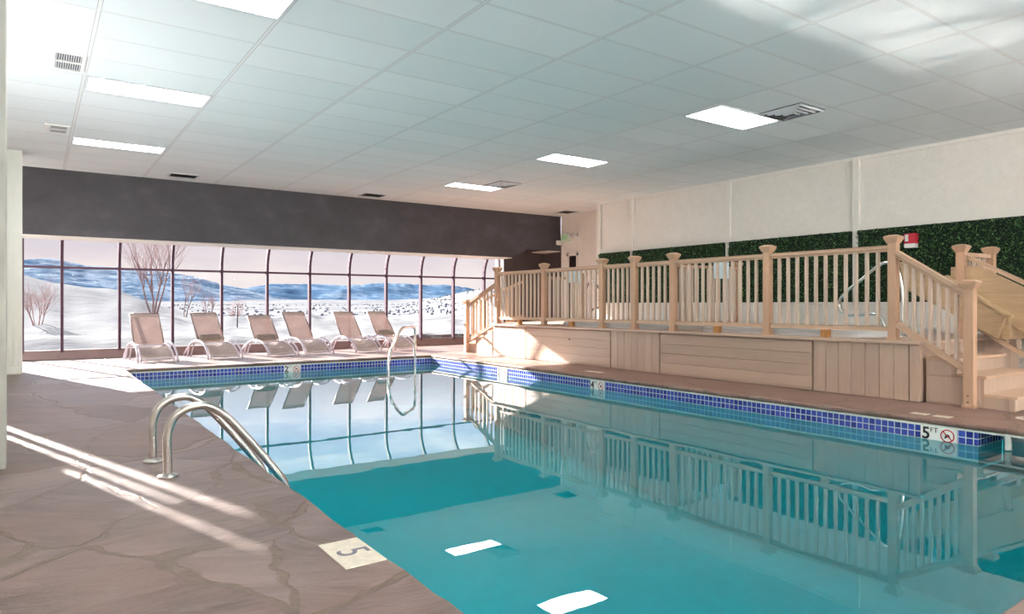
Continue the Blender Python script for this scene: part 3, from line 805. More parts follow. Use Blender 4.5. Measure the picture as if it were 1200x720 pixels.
# cross railings between the tubs
def cross(y, xa, xb, lab, ztop, endpost):
    off = Vector(((xa+xb)/2, y, DZ)); root = empty('cross_railing', off, label=lab, cat='railing', group='cross railings on the deck')
    if endpost: post_into(root, xb, y, DZ, ztop+.085, off, .08)
    bar(root, 'top_rail', (xa, y, ztop-.02), (xb, y, ztop-.02), .06, .04, off, 'post'); bar(root, 'bottom_rail', (xa, y, .72), (xb, y, .72), .04, .05, off, 'post')
    n = int((xb-xa)/.125)
    for i in range(n): baluster(root, (xa+(xb-xa)*(i+.5)/n, y, .74), ztop-.78, off)
cross(6.77, 7.56, 9.06, 'wooden cross railing behind the middle of the front railing, by the nearer pale sign', 1.585, True)
cross(9.72, 7.56, 8.42, 'wooden cross railing behind the left stretch of the front railing, by the farther pale sign', 1.50, True)
def sign(x0, x1, y, z0, z1, lab):
    root = empty('pool_sign', ((x0+x1)/2, y, (z0+z1)/2), label=lab, cat='sign', group='pale rule signs on the deck')
    hx, hz = (x1-x0)/2, (z1-z0)/2
    m = MB(); m.box(-hx, hx, -.006, .006, -hz, hz, .003); m.build('panel', M['sign'], root)
    m = MB()
    for sx in (-1, 1): m.box(sx*hx*.8-.006, sx*hx*.8+.006, -.009, .0, hz-.02, hz-.008, .001)
    m.build('screw', M['steel'], root)
sign(8.44, 8.80, 6.725, 1.395, 1.66, 'pale blue-white sign hung on the nearer cross railing')
sign(8.05, 8.32, 9.675, 1.40, 1.66, 'pale blue-white sign hung on the farther cross railing')

# hot tubs
def hot_tub(cx, cy, hx, hy, lab):
    root = empty('hot_tub', (cx, cy, DZ), label=lab, cat='hot tub', group='hot tubs in the raised deck')
    def ring(hx, hy, r, z, n=8):
        out = []
        for sx, sy, a0 in ((1, 1, 0), (-1, 1, 90), (-1, -1, 180), (1, -1, 270)):
            for k in range(n+1):
                a = R(a0+90*k/n); out.append((sx*(hx-r)+r*math.cos(a), sy*(hy-r)+r*math.sin(a), z))
        return out
    m = MB(); prof = [(0, 0), (0.0, .05), (-.01, .068), (-.03, .076), (-.16, .076), (-.19, .068), (-.20, .03)]
    rings = [[m.bm.verts.new(p) for p in ring(hx+d, hy+d, .35, z)] for d, z in prof]
    for a, b in zip(rings, rings[1:]):
        n = len(a)
        for i in range(n):
            f = m.bm.faces.new((a[i], a[(i+1) % n], b[(i+1) % n], b[i])); f.smooth = True
    m.build('tub_rim', M['tub'], root)
    m = MB(); m.bm.faces.new([m.bm.verts.new(p) for p in ring(hx-.198, hy-.198, .2, .04)]); m.build('tub_water', M['spawater'], root)
hot_tub(8.75, 5.25, 1.12, 1.22, 'pale grey hot tub rim behind the right stretch of the railing')
hot_tub(8.75, 8.25, 1.12, 1.30, 'pale grey hot tub rim behind the middle of the railing')

def tube_thing(name, lab, cat, pts, r, mat, flanges=(), group=None, smooth=6):
    base = Vector(pts[0]); base.z = min(p[2] for p in pts) if not flanges else flanges[0][2]
    root = empty(name, base, label=lab, cat=cat, group=group)
    m = MB(); m.tube(pts, r, 14, smooth=smooth); o = m.build('bent_tube', M[mat], root); o.data.transform(Matrix.Translation(-base))
    for f in flanges:
        m = MB(); m.lathe(Vector(f), [(r*2.35, 0), (r*2.35, .006), (r*2.1, .012), (r*1.25, .016), (r*1.15, .024), (r*1.02, .024)]); o = m.build('flange', M[mat], root); o.data.transform(Matrix.Translation(-base))
    return root
tube_thing('spa_handrail', 'curved steel spa handrail behind the right stretch of the railing', 'handrail',
    [(8.3, 3.907, DZ), (8.3, 3.91, 1.0), (8.3, 3.92, 1.22), (8.3, 3.97, 1.42), (8.3, 4.07, 1.495), (8.3, 4.19, 1.465), (8.3, 4.40, 1.30), (8.3, 4.585, 1.155), (8.3, 4.67, 1.04), (8.3, 4.66, .935), (8.3, 4.57, .875), (8.3, 4.40, .875), (8.3, 4.24, .885), (8.3, 4.15, .83), (8.3, 4.105, .70)], .019, 'steelw', [(8.3, 3.907, DZ)], 'steel spa handrails')
tube_thing('spa_handrail', 'curved pale spa handrail seen small beside the farther cross railing', 'handrail',
    [(8.7, 9.93, DZ), (8.7, 9.95, 1.2), (8.7, 9.85, 1.42), (8.7, 9.75, 1.45), (8.7, 9.6, 1.33), (8.7, 9.45, 1.15), (8.7, 9.46, 1.0), (8.7, 9.6, .94), (8.7, 9.72, .92), (8.7, 9.80, .85), (8.7, 9.82, .72)], .018, 'steelw', [(8.7, 9.93, DZ)], 'steel spa handrails')

# ------------------------------------------------------------------ pool rails
def grab(y, lab, x0):
    tube_thing('grab_rail', lab, 'grab rail',
        [(x0, y, .0), (x0-.003, y, .12), (x0-.002, y, .24), (x0+.025, y, .33), (x0+.08, y, .378), (x0+.15, y, .398), (x0+.215, y, .392), (x0+.285, y, .35), (x0+.36, y, .275), (x0+.52, y, .075), (x0+.62, y, -.06), (x0+.67, y, -.14), (x0+.68, y, -.25), (x0+.68, y, -.75)],
        .0245, 'steel', [(x0, y, 0)], 'pool ladder grab rails', 8)
grab(4.39, 'nearer bent steel grab rail on the stone at the pool edge', .637)
grab(4.87, 'farther bent steel grab rail of the pair, partly behind the nearer one', .622)
tube_thing('pool_handrail', 'tall bent steel handrail rising from the water at the far end of the pool', 'handrail',
    [(4.75, 10.32, -.9), (4.76, 10.33, -.1), (4.80, 10.38, .1), (4.88, 10.48, .24), (5.12, 10.75, .46), (5.3, 10.95, .575), (5.45, 11.1, .595), (5.72, 11.42, .595), (5.83, 11.52, .56), (5.87, 11.57, .46), (5.87, 11.57, .2), (5.87, 11.57, -.8)], .024, 'steelw', (), None, 8)

# ------------------------------------------------------------------ loungers
def make_lounger():
    root = empty('sun_lounger')
    S = 1
    for s in (-1, 1):
        m = MB(); m.tube([(s*.315, -.56, 0), (s*.314, -.52, .10), (s*.308, -.42, .205), (s*.30, -.26, .285), (s*.295, -.06, .315), (s*.295, .14, .305), (s*.30, .33, .25), (s*.305, .44, .14), (s*.31, .48, 0)], .019, 8, smooth=5)
        m.build('side_arch', M['frame'], root)
        m = MB(); m.tube([(s*.265, -.53, .012), (s*.262, -.47, .10), (s*.258, -.36, .19), (s*.252, -.2, .255), (s*.248, -.02, .285), (s*.245, .12, .275)], .015, 8, smooth=5)
        m.build('sling_rail', M['frame'], root)
        m = MB(); m.tube([(s*.285, .30, .262), (s*.295, .52, .17), (s*.31, .70, 0)], .015, 8, smooth=4); m.tube([(s*.245, .30, .27), (s*.24, .42, .14), (s*.24, .50, 0)], .013, 8, smooth=3)
        m.build('leg', M['frame'], root)
        m = MB(); m.tube([(s*.245, .10, .27), (s*.242, .30, .545), (s*.238, .52, .83)], .013, 8); m.build('back_rail', M['backframe'], root)
    m = MB(); m.tube([(-.238, .52, .83), (.238, .52, .83)], .013, 8); m.build('top_bar', M['backframe'], root)
    for y, z, w in ((.3, .262, .29), (-.02, .27, .25), (-.5, .045, .262)):
        m = MB(); m.tube([(-w, y, z), (w, y, z)], .011, 8); m.build('cross_bar', M['frame'], root)
    pr = [Vector((0, .12, .272)), Vector((0, 0, .277)), Vector((0, -.18, .258)), Vector((0, -.33, .205)), Vector((0, -.44, .125)), Vector((0, -.52, .03))]
    def seat(u, v):
        t = u*(len(pr)-1); i = min(int(t), len(pr)-2); p = pr[i].lerp(pr[i+1], t-i)
        sag = (1-(2*v-1)**2)*(.055*math.sin(math.pi*min(1, .12+u*.95))+.012) + .007*math.sin(u*34+2*abs(2*v-1))*(1-(2*v-1)**2)
        return (-.25+.5*v, p.y+sag*.55*u+sag*.15, p.z-sag)
    m = MB(); m.grid(seat, 40, 14); m.build('seat_sling', M['seat'], root)
    m = MB(); m.grid(lambda u, v: (-.236+.472*v, .105+.412*u+.02*math.sin(math.pi*u)*(1-(2*v-1)**2), .277+.55*u), 10, 8); b = m.build('back_sling', M['sling'], root)
    m = MB(); m.grid(lambda u, v: (-.232+.464*v, .47+.047*u-.008, .766+.06*u), 3, 4); m.build('stitched_hem', M['seat'], b)
    return root
def pillow(root):
    m = MB()
    b = m.bm; n = 16; rings = []
    for i in range(13):
        t = i/12; x = -.205+.41*t; e = min(1, .45+2.6*min(t, 1-t)**.6)
        ring = []
        for k in range(n):
            a = 2*math.pi*k/n; dy = .042*e*math.cos(a); dz = .075*e*math.sin(a)
            ring.append(b.verts.new((x, .155+dy+dz*.6, .365+dz*.85)))
        rings.append(ring)
    for r0, r1 in zip(rings, rings[1:]):
        for k in range(n):
            f = b.faces.new((r0[k], r0[(k+1) % n], r1[(k+1) % n], r1[k])); f.smooth = True
    b.faces.new(rings[0][::-1]); b.faces.new(rings[-1])
    return m.build('pillow', M['pillow'], root)
proto = make_lounger()
LG = [(1.72, 13.80, 5, 'leftmost tan sling sun lounger, set apart by the windows', 0, 1.0),
      (2.80, 13.88, 10, 'second sun lounger from the left, tan sling with a roll pillow', 1, 1.0),
      (3.87, 13.95, 11, 'third sun lounger from the left, lower tan back with a roll pillow', 1, .93),
      (4.60, 14.02, 11, 'fourth sun lounger from the left, no pillow, close beside the third', 0, 1.0),
      (5.66, 13.98, 9, 'fifth sun lounger from the left, no pillow, just left of the pillowed end one', 0, 1.0),
      (6.52, 14.08, 13, 'rightmost sun lounger with a roll pillow behind the tall pool handrail', 1, 1.0)]
for i, (x, y, rz, lab, pil, zs) in enumerate(LG):
    o = proto if i == 0 else copy_tree(proto)
    o.location = (x, y, 0); o.rotation_euler = (0, 0, R(rz)); o.scale = (1, 1, zs)
    tag(o, lab, 'sun lounger', 'sun loungers in a row before the windows')
    if i == 0: roots = [o]
    else: roots.append(o)
for (x, y, rz, lab, pil, zs), o in zip(LG, roots):
    if pil: pillow(o)

# ------------------------------------------------------------------ lettering
def text_mesh(txt, size, bold=0.0):
    cu = bpy.data.curves.new('txt', 'FONT'); cu.body = txt; cu.size = size; cu.align_x = 'CENTER'; cu.align_y = 'CENTER'; cu.extrude = .0008; cu.offset = bold
    o = bpy.data.objects.new('txt', cu); col.objects.link(o)
    dg = bpy.context.evaluated_depsgraph_get(); me = bpy.data.meshes.new_from_object(o.evaluated_get(dg))
    bpy.data.objects.remove(o); bpy.data.curves.remove(cu); return me
def letters(name, txt, size, mat, parent, loc, rot, bold=0.0, sx=1.0):
    me = text_mesh(txt, size, bold); me.materials.clear(); me.materials.append(M[mat])
    o = bpy.data.objects.new(name, me); col.objects.link(o); o.parent = parent; o.location = loc; o.rotation_euler = rot; o.scale = (sx, 1, 1); return o
# markers on a wall facing -X (right) or -Y (far)
def wall_marker(pos, rz, num, where):
    """pos = centre of the pair, local x to the viewer's right, y into the wall"""
    for k, kind in enumerate(('depth', 'dive')):
        lx = -.0725 if k == 0 else .0725
        root = empty('depth_marker_tile' if k == 0 else 'no_diving_tile', Vector(pos)+Matrix.Rotation(rz, 3, 'Z') @ Vector((lx, 0, 0)), rz,
            label=(f'white depth tile reading {num} ' if k == 0 else f'white no-diving tile with red ring ')+where, cat='pool marker', group='depth and no-diving tiles on the pool wall')
        m = MB(); m.box(-.0715, .0715, -.004, .004, -.066, .066, .001); m.build('tile', M['marker'], root)
        rot = (R(90), 0, 0)
        if k == 0:
            letters('numeral', num, .145, 'black', root, (-.027, -.0052, 0), rot, .003, .95); letters('unit_letters', 'FT', .06, 'black', root, (.038, -.0052, .034), rot, 0.0)
        else:
            m = MB(); n = 36; ro, ri = .056, .046
            vs = [[m.bm.verts.new((r*math.cos(2*math.pi*i/n), -.0055, r*math.sin(2*math.pi*i/n))) for r in (ro, ri)] for i in range(n)]
            for i in range(n): m.bm.faces.new((vs[i][0], vs[(i+1) % n][0], vs[(i+1) % n][1], vs[i][1]))
            m.build('ring', M['red'], root)
            m = MB(); a = Vector((.707, 0, -.707)); b = Vector((.707, 0, .707)); m.obox((0, -.0058, 0), a*.048, b*.0045, (0, .0003, 0)); m.build('slash', M['red'], root)
            m = MB(); m.obox((-.004, -.0052, -.006), b*.024, a*.0045, (0, .0002, 0)); m.obox((.010, -.0052, .002), a*.017, b*.0035, (0, .0002, 0)); m.obox((-.016, -.0052, -.006), (.003, 0, .014), (.0035, 0, -.001), (0, .0002, 0))
            m.lathe((.022, -.0052, .021), [(.0, 0), (.006, .0), (.006, .0004), (0, .0004)], 10); m.build('diver_symbol', M['black'], root)
XM = BX1-.0085
wall_marker((XM, 2.72, -.128), R(-90), '5', 'nearest the skimmer opening')
wall_marker((XM, 7.08, -.128), R(-90), '4', 'half way along the right pool wall')
wall_marker((XM, 9.43, -.128), R(-90), '3', 'near the far end of the right pool wall')
wall_marker((3.69, BY1-.0085, -.128), 0, '2', 'on the far pool wall below the loungers')

def deck_tile(c, w, h, rz, lab, mat='oldmarker', num=None, glyph_rot=0.0):
    root = empty('deck_marker_tile', (c[0], c[1], 0), rz, label=lab, cat='pool marker', group='marker tiles set in the stone deck')
    m = MB(); m.box(-w/2, w/2, -h/2, h/2, -.004, .004, .002); m.build('tile', M[mat], root)
    if num: letters('numeral', num, h*.95, 'greyprint', root, (0, 0, .005), (0, 0, glyph_rot), .004)
    return root
deck_tile((1.047, 2.62), .17, .305, 0, 'worn cream tile with a grey 5 in the near stone deck', num=None)
for o in list(bpy.data.objects):
    if o.get('label') == 'worn cream tile with a grey 5 in the near stone deck':
        letters('numeral', '5', .185, 'greyprint', o, (0, 0, .0045), (0, 0, R(-90)), .0, .9)
deck_tile((6.63, 2.97), .10, .14, 0, 'cream tile in the deck above the 5 FT marker, the farther of two')
deck_tile((6.63, 2.78), .10, .14, 0, 'cream tile in the deck above the 5 FT marker, the nearer of two')
deck_tile((6.80, 7.58), .10, .34, 0, 'cream tile in the far walkway above the 4 marker')
deck_tile((.99, 9.2), .14, .36, 0, 'bright cream tile in the left walkway near the far pool corner')
root = empty('skimmer_lid', (7.12, 2.27, 0), label='round cream skimmer lid in the stone by the wooden steps', cat='lid')
m = MB(); m.lathe((0, 0, -.002), [(.12, 0), (.12, .006), (.112, .008), (.02, .008)], 32); m.build('cover', M['oldmarker'], root)
m = MB(); m.lathe((0, .06, .006), [(.012, 0), (.012, .001), (.004, .001)], 12); m.build('finger_hole', M['dark'], root)

# ------------------------------------------------------------------ wall devices
root = empty('exit_sign', (10.9, 13.20, 2.66), R(-90), label='white exit sign with green letters on the far right wall', cat='sign')
m = MB(); m.box(-.155, .155, -.05, 0, -.10, .10, .006); m.build('housing', M['exitpanel'], root)
m = MB(); m.box(-.05, .05, -.03, 0, .10, .13, .003); m.build('bracket', M['white'], root)
letters('lettering', 'EXIT', .125, 'green', root, (0, -.0515, 0), (R(90), 0, 0), .0, .86)
root = empty('emergency_light', (10.9, 12.86, 2.66), R(-90), label='small twin-head emergency lamp beside the exit sign', cat='lamp')
m = MB(); m.box(-.07, .07, -.05, 0, -.05, .05, .006); m.build('battery_box', M['white'], root)
for s in (-1, 1):
    m = MB(); m.tube([(s*.11, -.03, .04), (s*.12, -.10, .03)], .035, 12, rads=[.03, .042]); m.build('lamp_head', M['vent'], root)
root = empty('junction_box', (10.82, 13.42, 2.55), label='small white box on the dark header beside the exit sign', cat='box')
m = MB(); m.box(-.07, .05, -.06, 0, -.055, .055, .006); m.build('box_body', M['white'], root)
m = MB(); m.box(-.055, .035, -.066, -.058, -.04, .04, .003); m.build('cover_plate', M['trim'], root)
root = empty('fire_alarm', (10.04, 4.61, 1.89), R(-90), label='red fire alarm strobe on the leaf wall', cat='alarm')
m = MB(); m.box(-.08, .08, -.05, .06, -.04, .10, .008); m.build('alarm_body', M['red'], root)
m = MB(); m.box(-.06, -.02, -.064, -.05, -.01, .085, .004); m.build('strobe_lens', M['white'], root)
m = MB(); m.box(-.075, .07, -.055, .06, -.10, -.04, .008); m.build('lower_housing', M['white'], root)

# ------------------------------------------------------------------ outdoors
def lerp_tab(tab, x):
    if x <= tab[0][0]: return tab[0][1]
    for (a, va), (b, vb) in zip(tab, tab[1:]):
        if x <= b: return va+(vb-va)*(x-a)/(b-a)
    return tab[-1][1]
def pol(deg, d): return (d*math.sin(R(deg)), d*math.cos(R(deg)))
def sm(a, b, x):
    t = min(1, max(0, (x-a)/(b-a))); return t*t*(3-2*t)
# height of the snow as a function of bearing (degrees right of +Y) and distance
HILL = [(-30, 5.2), (-8, 3.2), (-.6, 2.55), (1.0, 2.15), (2.6, 1.95), (5, 1.75), (6.5, 1.3), (7.6, .85), (9.5, .4), (13, 0.0), (60, 0.0)]
def zsnow(deg, d):
    k = math.cos(R(deg-35)) # view depth factor for the slope heights above
    hh = lerp_tab(HILL, deg)
    near = -.02+.26*sm(15.5, 17.5, d)*(1+.4*noise.noise(Vector((deg*.35, d*.3, 0))))
    hill = near+(hh-.2)*sm(20, 46, d)*(1 if deg < 10 else sm(22, 10, deg) if False else max(0, 1-(deg-10)/6))
    berm = .32*math.exp(-((d-26)/3.2)**2)*sm(9.5, 13, deg)*(1+.5*noise.noise(Vector((deg*.9, d*.4, 3))))*(1-.55*sm(19, 24, deg))
    z = hill+berm
    z -= sm(48, 90, d)*(hh+3.5)
    valley = -3.9+4.9*sm(250, 1000, d)+15*sm(1000, 2200, d)
    z = z+(valley-z)*sm(60, 200, d)
    # hillside on the right
    hr = sm(24.5, 33, deg)*16+sm(33, 50, deg)*30
    z += hr*sm(140, 620, d)*(1-.25*sm(700, 1500, d))
    z += .12*noise.noise(Vector((deg*.6, d*.12, 9)))*sm(16, 30, d)
    return z
def terrain(name, ds, deg0, deg1, n, mat, lab):
    m = MB(); bm = m.bm; rows = []
    for d in ds:
        row = []
        for i in range(n+1):
            deg = deg0+(deg1-deg0)*i/n
            x, y = pol(deg, d)
            if y < 15.125: 
                k = 15.125/y; x, y = x*k, 15.125; dd = d*k
            else: dd = d
            row.append(bm.verts.new((x, y, zsnow(deg, dd))))
        rows.append(row)
    for a, b in zip(rows, rows[1:]):
        for i in range(n):
            f = bm.faces.new((a[i], a[i+1], b[i+1], b[i])); f.smooth = True
    o = m.build(name, mat); return struct(o)
ds1 = [15.1*(1.018**i) for i in range(100)]
terrain('snow_ground', ds1, -38, 62, 240, M['snow'], '')
ds2 = [ds1[-1]*(1.035**i) for i in range(90)]
terrain('valley_ground', ds2, -38, 62, 240, M['valley'], '')
def pxdeg(px): return 35+math.degrees(math.atan((px-600)/800))
def mountain(name, pts, dist, depth, mat, seed, amp):
    """pts = (pixel column, ridge row) -> bearing and elevation of the ridge"""
    tab = [(pxdeg(x), (357-y)/800*math.cos(math.atan((x-600)/800))) for x, y in pts]
    m = MB(); d0, d1 = tab[0][0], tab[-1][0]; n = 260; nv = 26
    def fn(u, v):
        deg = d0+(d1-d0)*u; rz = lerp_tab(tab, deg)*dist+1
        if v <= .7: t = v/.7; r = dist-depth*(1-t); hz = (t**.9)
        else: t = (v-.7)/.3; r = dist+depth*.5*t; hz = 1-t*.8
        x, y = pol(deg, r)
        nz = noise.fractal(Vector((x/420, y/420, seed)), 1.0, 2.0, 5)*amp*math.sin(math.pi*min(1, v/.7))
        nr = noise.fractal(Vector((deg*1.7, seed, 0)), 1.0, 2.0, 4)*amp*.10*sm(.4, .7, v)
        base = -8
        return (x, y, base+(rz-base)*hz*(r/dist)+nz*min(1, rz/60)+nr)
    m.grid(fn, n, nv); return struct(m.build(name, mat))
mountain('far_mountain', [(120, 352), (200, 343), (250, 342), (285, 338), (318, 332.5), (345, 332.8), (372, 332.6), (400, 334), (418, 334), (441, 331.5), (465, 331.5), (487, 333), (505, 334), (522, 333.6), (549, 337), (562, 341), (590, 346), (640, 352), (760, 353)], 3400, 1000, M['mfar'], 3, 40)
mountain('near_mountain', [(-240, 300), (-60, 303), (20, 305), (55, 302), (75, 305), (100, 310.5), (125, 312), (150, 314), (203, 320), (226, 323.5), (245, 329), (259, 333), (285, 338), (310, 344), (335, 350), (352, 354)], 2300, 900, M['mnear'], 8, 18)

# trees
def bare_tree(name, deg, d, h, lab, seed, spread=.5, trunks=1, depth=4, r0=.06, mat='bark', group=None, z0=None):
    x, y = pol(deg, d); z = zsnow(deg, d)-.05 if z0 is None else z0
    root = empty(name, (x, y, z), label=lab, cat='tree' if 'tree' in name else 'shrub', group=group)
    r = random.Random(seed); wood_, tw = MB(), MB()
    def branch(p, dirv, L, rad, lev):
        n = 4; pts = [p]; rads = [rad]; dv = dirv.copy()
        for i in range(n):
            dv = (dv+Vector((r.uniform(-1, 1), r.uniform(-1, 1), r.uniform(-.3, .7)))*.16).normalized()
            pts.append(pts[-1]+dv*L/n); rads.append(rad*(1-.55*(i+1)/n))
        (wood_ if lev >= depth-1 else tw).tube(pts, rad, 5 if lev >= depth-1 else 3, rads=rads, cap=False)
        if lev <= 0: return
        k = r.randint(4, 5) if lev < depth else 7
        for i in range(k):
            t = r.uniform(.35, 1.0); j = min(n-1, int(t*n)); q = pts[j].lerp(pts[j+1], t*n-j if t < 1 else 1)
            sd = Vector((r.uniform(-1, 1), r.uniform(-1, 1), r.uniform(.15, .9))).normalized()
            branch(q, (dv*(1-spread)+sd*spread).normalized(), L*r.uniform(.45, .68), rads[j]*.52, lev-1)
    for t in range(trunks):
        a = 2*math.pi*t/max(1, trunks)+seed
        lean = 0.0 if trunks == 1 else .22
        branch(Vector((.1*math.cos(a)*(trunks > 1), .1*math.sin(a)*(trunks > 1), 0)), Vector((lean*math.cos(a), lean*math.sin(a), 1)).normalized(), h*.55*r.uniform(.85, 1.1), r0*r.uniform(.8, 1), depth)
    wood_.build('trunk', M[mat], root); tw.build('twigs', M['twig'], root)
bare_tree('bare_tree', pxdeg(180), 33, 4.4, 'tall bare tree standing in the snow left of centre outside', 11, .45, 4, 4, .055, group='bare trees outside the windows')
bare_tree('bare_tree', pxdeg(217), 36, 2.5, 'slim bare sapling right of the tall bare tree outside', 5, .4, 2, 3, .03, group='bare trees outside the windows')
bare_tree('bare_tree', pxdeg(243), 60, 3.6, 'faint bare tree behind the second lounger outside', 21, .45, 2, 3, .05, group='bare trees outside the windows')
bare_tree('bare_tree', pxdeg(275), 70, 4.0, 'faint reddish bare tree left of the third lounger outside', 33, .5, 3, 3, .05, mat='twig', group='bare trees outside the windows')
bare_tree('bare_shrub', pxdeg(44), 24, 1.6, 'leafless shrub on the snow slope at the far left outside', 3, .5, 7, 3, .014, mat='twig')
root = empty('marker_stake', (*pol(pxdeg(278), 22), zsnow(pxdeg(278), 22)-.1), label='thin dark stake standing in the snow bank outside', cat='stake')
m = MB(); m.tube([(0, 0, 0), (.01, 0, .72)], .018, 8); m.build('stake_pole', M['dark'], root)
m = MB(); m.tube([(.01, 0, .72), (.01, 0, .75)], .02, 8); m.build('stake_cap', M['black'], root)
# scattered conifers and brush far off
def scatter(name, lab, n, f, mat, seed, hmin, hmax, conif=True):
    m = MB(); bm = m.bm; r = random.Random(seed)
    for _ in range(n):
        deg, d = f(r); x, y = pol(deg, d); z = zsnow(deg, d)-.2
        h = r.uniform(hmin, hmax); w = h*(r.uniform(.22, .34) if conif else r.uniform(.6, .9))
        seg = 6
        lv = ([(w, .1), (w*.7, .45), (w*.35, .75), (0.02, 1.0)] if conif else [(w*.6, 0), (w, .35), (w*.8, .75), (w*.2, 1.0)])
        rings = [[bm.verts.new((x+rr*math.cos(6.283*k/seg+z)*r.uniform(.7, 1.2), y+rr*math.sin(6.283*k/seg+z), z+h*t*r.uniform(.92, 1.06))) for k in range(seg)] for rr, t in lv]
        for a, b in zip(rings, rings[1:]):
            for k in range(seg): bm.faces.new((a[k], a[(k+1) % seg], b[(k+1) % seg], b[k]))
        bm.faces.new(rings[-1])
    o = m.build(name, M[mat]); return tag(o, lab, 'trees', kind='stuff')
def f_hill(r):
    deg = r.uniform(26, 40); row = r.choice([260, 300, 340, 480, 560]); return deg, row*r.uniform(.94, 1.07)
scatter('hillside_conifers', 'dark conifers dotted over the snowy hillside at the right', 260, f_hill, 'trees', 2, .7, 1.9)
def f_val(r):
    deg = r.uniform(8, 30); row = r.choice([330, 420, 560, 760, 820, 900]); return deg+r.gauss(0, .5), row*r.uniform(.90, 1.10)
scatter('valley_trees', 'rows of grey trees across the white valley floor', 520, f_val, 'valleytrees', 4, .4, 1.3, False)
def f_brush(r): return r.uniform(25.5, 36), 75*r.uniform(.9, 1.12)
scatter('red_brush', 'low reddish brush beyond the snow bank at the right', 90, f_brush, 'brush', 6, .5, 1.1, False)
def f_brush2(r): return r.uniform(9, 17), 110*r.uniform(.9, 1.25)
scatter('grey_brush', 'dense greyish brush beyond the snow at the centre left', 120, f_brush2, 'brush', 9, .6, 1.5, False)

# ------------------------------------------------------------------ light
w = bpy.data.worlds.new('sky'); scene.world = w; w.use_nodes = True
nt = w.node_tree; nt.nodes.clear()
def wn(kind, **kw):
    n = nt.nodes.new('ShaderNode'+kind)
    for k, v in kw.items():
        if k in n.inputs: n.inputs[k].default_value = v
        else: setattr(n, k, v)
    return n
tc = wn('TexCoord'); sp = wn('SeparateXYZ'); nt.links.new(tc.outputs['Generated'], sp.inputs[0])
mp = wn('Mapping'); mp.inputs['Scale'].default_value = (2.2, 2.2, 9.0); nt.links.new(tc.outputs['Generated'], mp.inputs['Vector'])
nz = wn('TexNoise', Scale=1.7, Detail=7, Roughness=.58, Distortion=.5); nt.links.new(mp.outputs[0], nz.inputs['Vector'])
def wramp(fac, stops):
    r = wn('ValToRGB'); e = r.color_ramp.elements
    while len(e) < len(stops): e.new(.5)
    for i, (p, c) in enumerate(stops): e[i].position = p; e[i].color = (*c, 1)
    nt.links.new(fac, r.inputs['Fac']); return r.outputs['Color']
# elevation: cream near the horizon, lavender grey clouds, blue higher up
el = wramp(sp.outputs[2], [(0.0, srgb(250, 240, 236)), (0.045, srgb(248, 236, 232)), (0.09, srgb(222, 214, 224)), (0.16, srgb(190, 196, 220)), (.5, srgb(150, 180, 226))])
cl = wramp(sp.outputs[2], [(0.0, srgb(250, 242, 238)), (0.06, srgb(226, 216, 222)), (0.11, srgb(214, 208, 220)), (0.18, srgb(250, 246, 250)), (1, srgb(236, 238, 244))])
cf = wramp(nz.outputs['Fac'], [(0.40, (0, 0, 0)), (0.60, (1, 1, 1))])
mx = wn('MixRGB'); nt.links.new(cf, mx.inputs['Fac']); nt.links.new(el, mx.inputs['Color1']); nt.links.new(cl, mx.inputs['Color2'])
bg = wn('Background', Strength=1.1); nt.links.new(mx.outputs[0], bg.inputs['Color'])
# thin cloud lit through by the low sun: brightest band above the horizon haze
gs = wramp(sp.outputs[2], [(0.0, (.265,)*3), (.09, (.265,)*3), (.16, (.62,)*3), (.30, (.62,)*3), (.7, (.4,)*3)])
gm = wn('Math', operation='MULTIPLY'); nt.links.new(gs, gm.inputs[0]); gm.inputs[1].default_value = 2.5; nt.links.new(gm.outputs[0], bg.inputs['Strength'])
ow = wn('OutputWorld'); nt.links.new(bg.outputs[0], ow.inputs['Surface'])

L = Vector((.29, -1.0, -.405)).normalized()
sd = bpy.data.lights.new('sun', 'SUN'); sd.energy = 24; sd.angle = R(0.8); sd.color = (1, .95, .89)
so = bpy.data.objects.new('sun', sd); col.objects.link(so); so.rotation_euler = L.to_track_quat('-Z', 'Y').to_euler(); so.location = (-10, 40, 20)

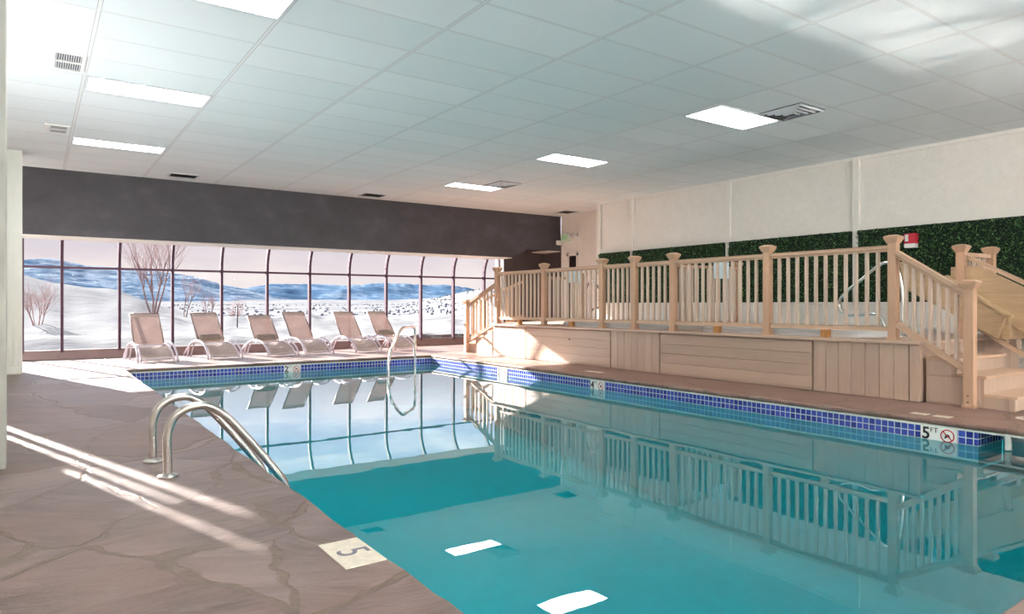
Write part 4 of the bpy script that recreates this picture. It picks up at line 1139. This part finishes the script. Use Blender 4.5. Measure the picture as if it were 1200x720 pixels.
# added fill lamps on two unseen walls, put in to brighten the ceiling
def cove(lab, c, rz, length, power, tilt=58):
    root = empty('fill_light', c, rz, label=lab, cat='added fill lamp', group='added fill lamps out of view')
    m = MB(); m.box(-length/2, length/2, .0, .012, -.10, .06); m.box(-length/2, length/2, .0, .16, -.10, -.088); m.box(-length/2, length/2, .148, .16, -.10, .005)
    m.build('trough', M['white'], root)
    ld = bpy.data.lights.new('fill_lamp', 'AREA'); ld.shape = 'RECTANGLE'; ld.size = length-.05; ld.size_y = .09; ld.energy = power; ld.color = FILL_COLOR
    lo = bpy.data.objects.new('fill_lamp', ld); col.objects.link(lo); lo.parent = root; lo.location = (0, .075, -.02)
    lo.rotation_euler = (R(180-tilt), 0, 0) if False else Vector((0, math.sin(R(tilt)), math.cos(R(tilt)))).to_track_quat('-Z', 'Y').to_euler()
FILL_COLOR = (.93, .98, 1.0)
cove('added fill lamp out of view on the outer left wall', (-1.0, 6.95, .85), R(-90), 3.0, FILL_L)
cove('added fill lamp out of view on the wall behind the viewer', (4.9, -4.1, 2.2), 0, 10.0, FILL_B)

# ------------------------------------------------------------------ camera
cd = bpy.data.cameras.new('camera'); cd.sensor_width = 36; cd.lens = 24.0; cd.shift_y = -3/1200; cd.clip_end = 9000; cd.clip_start = .02
co = bpy.data.objects.new('camera', cd); col.objects.link(co); co.location = (0, 0, 1.0); co.rotation_euler = (R(90), 0, R(-35))
scene.camera = co

vs = scene.view_settings; vs.view_transform = 'Standard'; vs.look = 'None'; vs.gamma = 1; vs.exposure = 0.85; vs.use_curve_mapping = False
cy = scene.cycles
cy.use_denoising = True; cy.caustics_reflective = True; cy.caustics_refractive = True; cy.blur_glossy = 0.0
cy.max_bounces = 10; cy.diffuse_bounces = 5; cy.glossy_bounces = 6; cy.transparent_max_bounces = 12; cy.transmission_bounces = 6
cy.sample_clamp_indirect = 0.0
cy.use_guiding = True; cy.use_surface_guiding = True; cy.use_volume_guiding = False
cy.surface_guiding_probability = 0.7
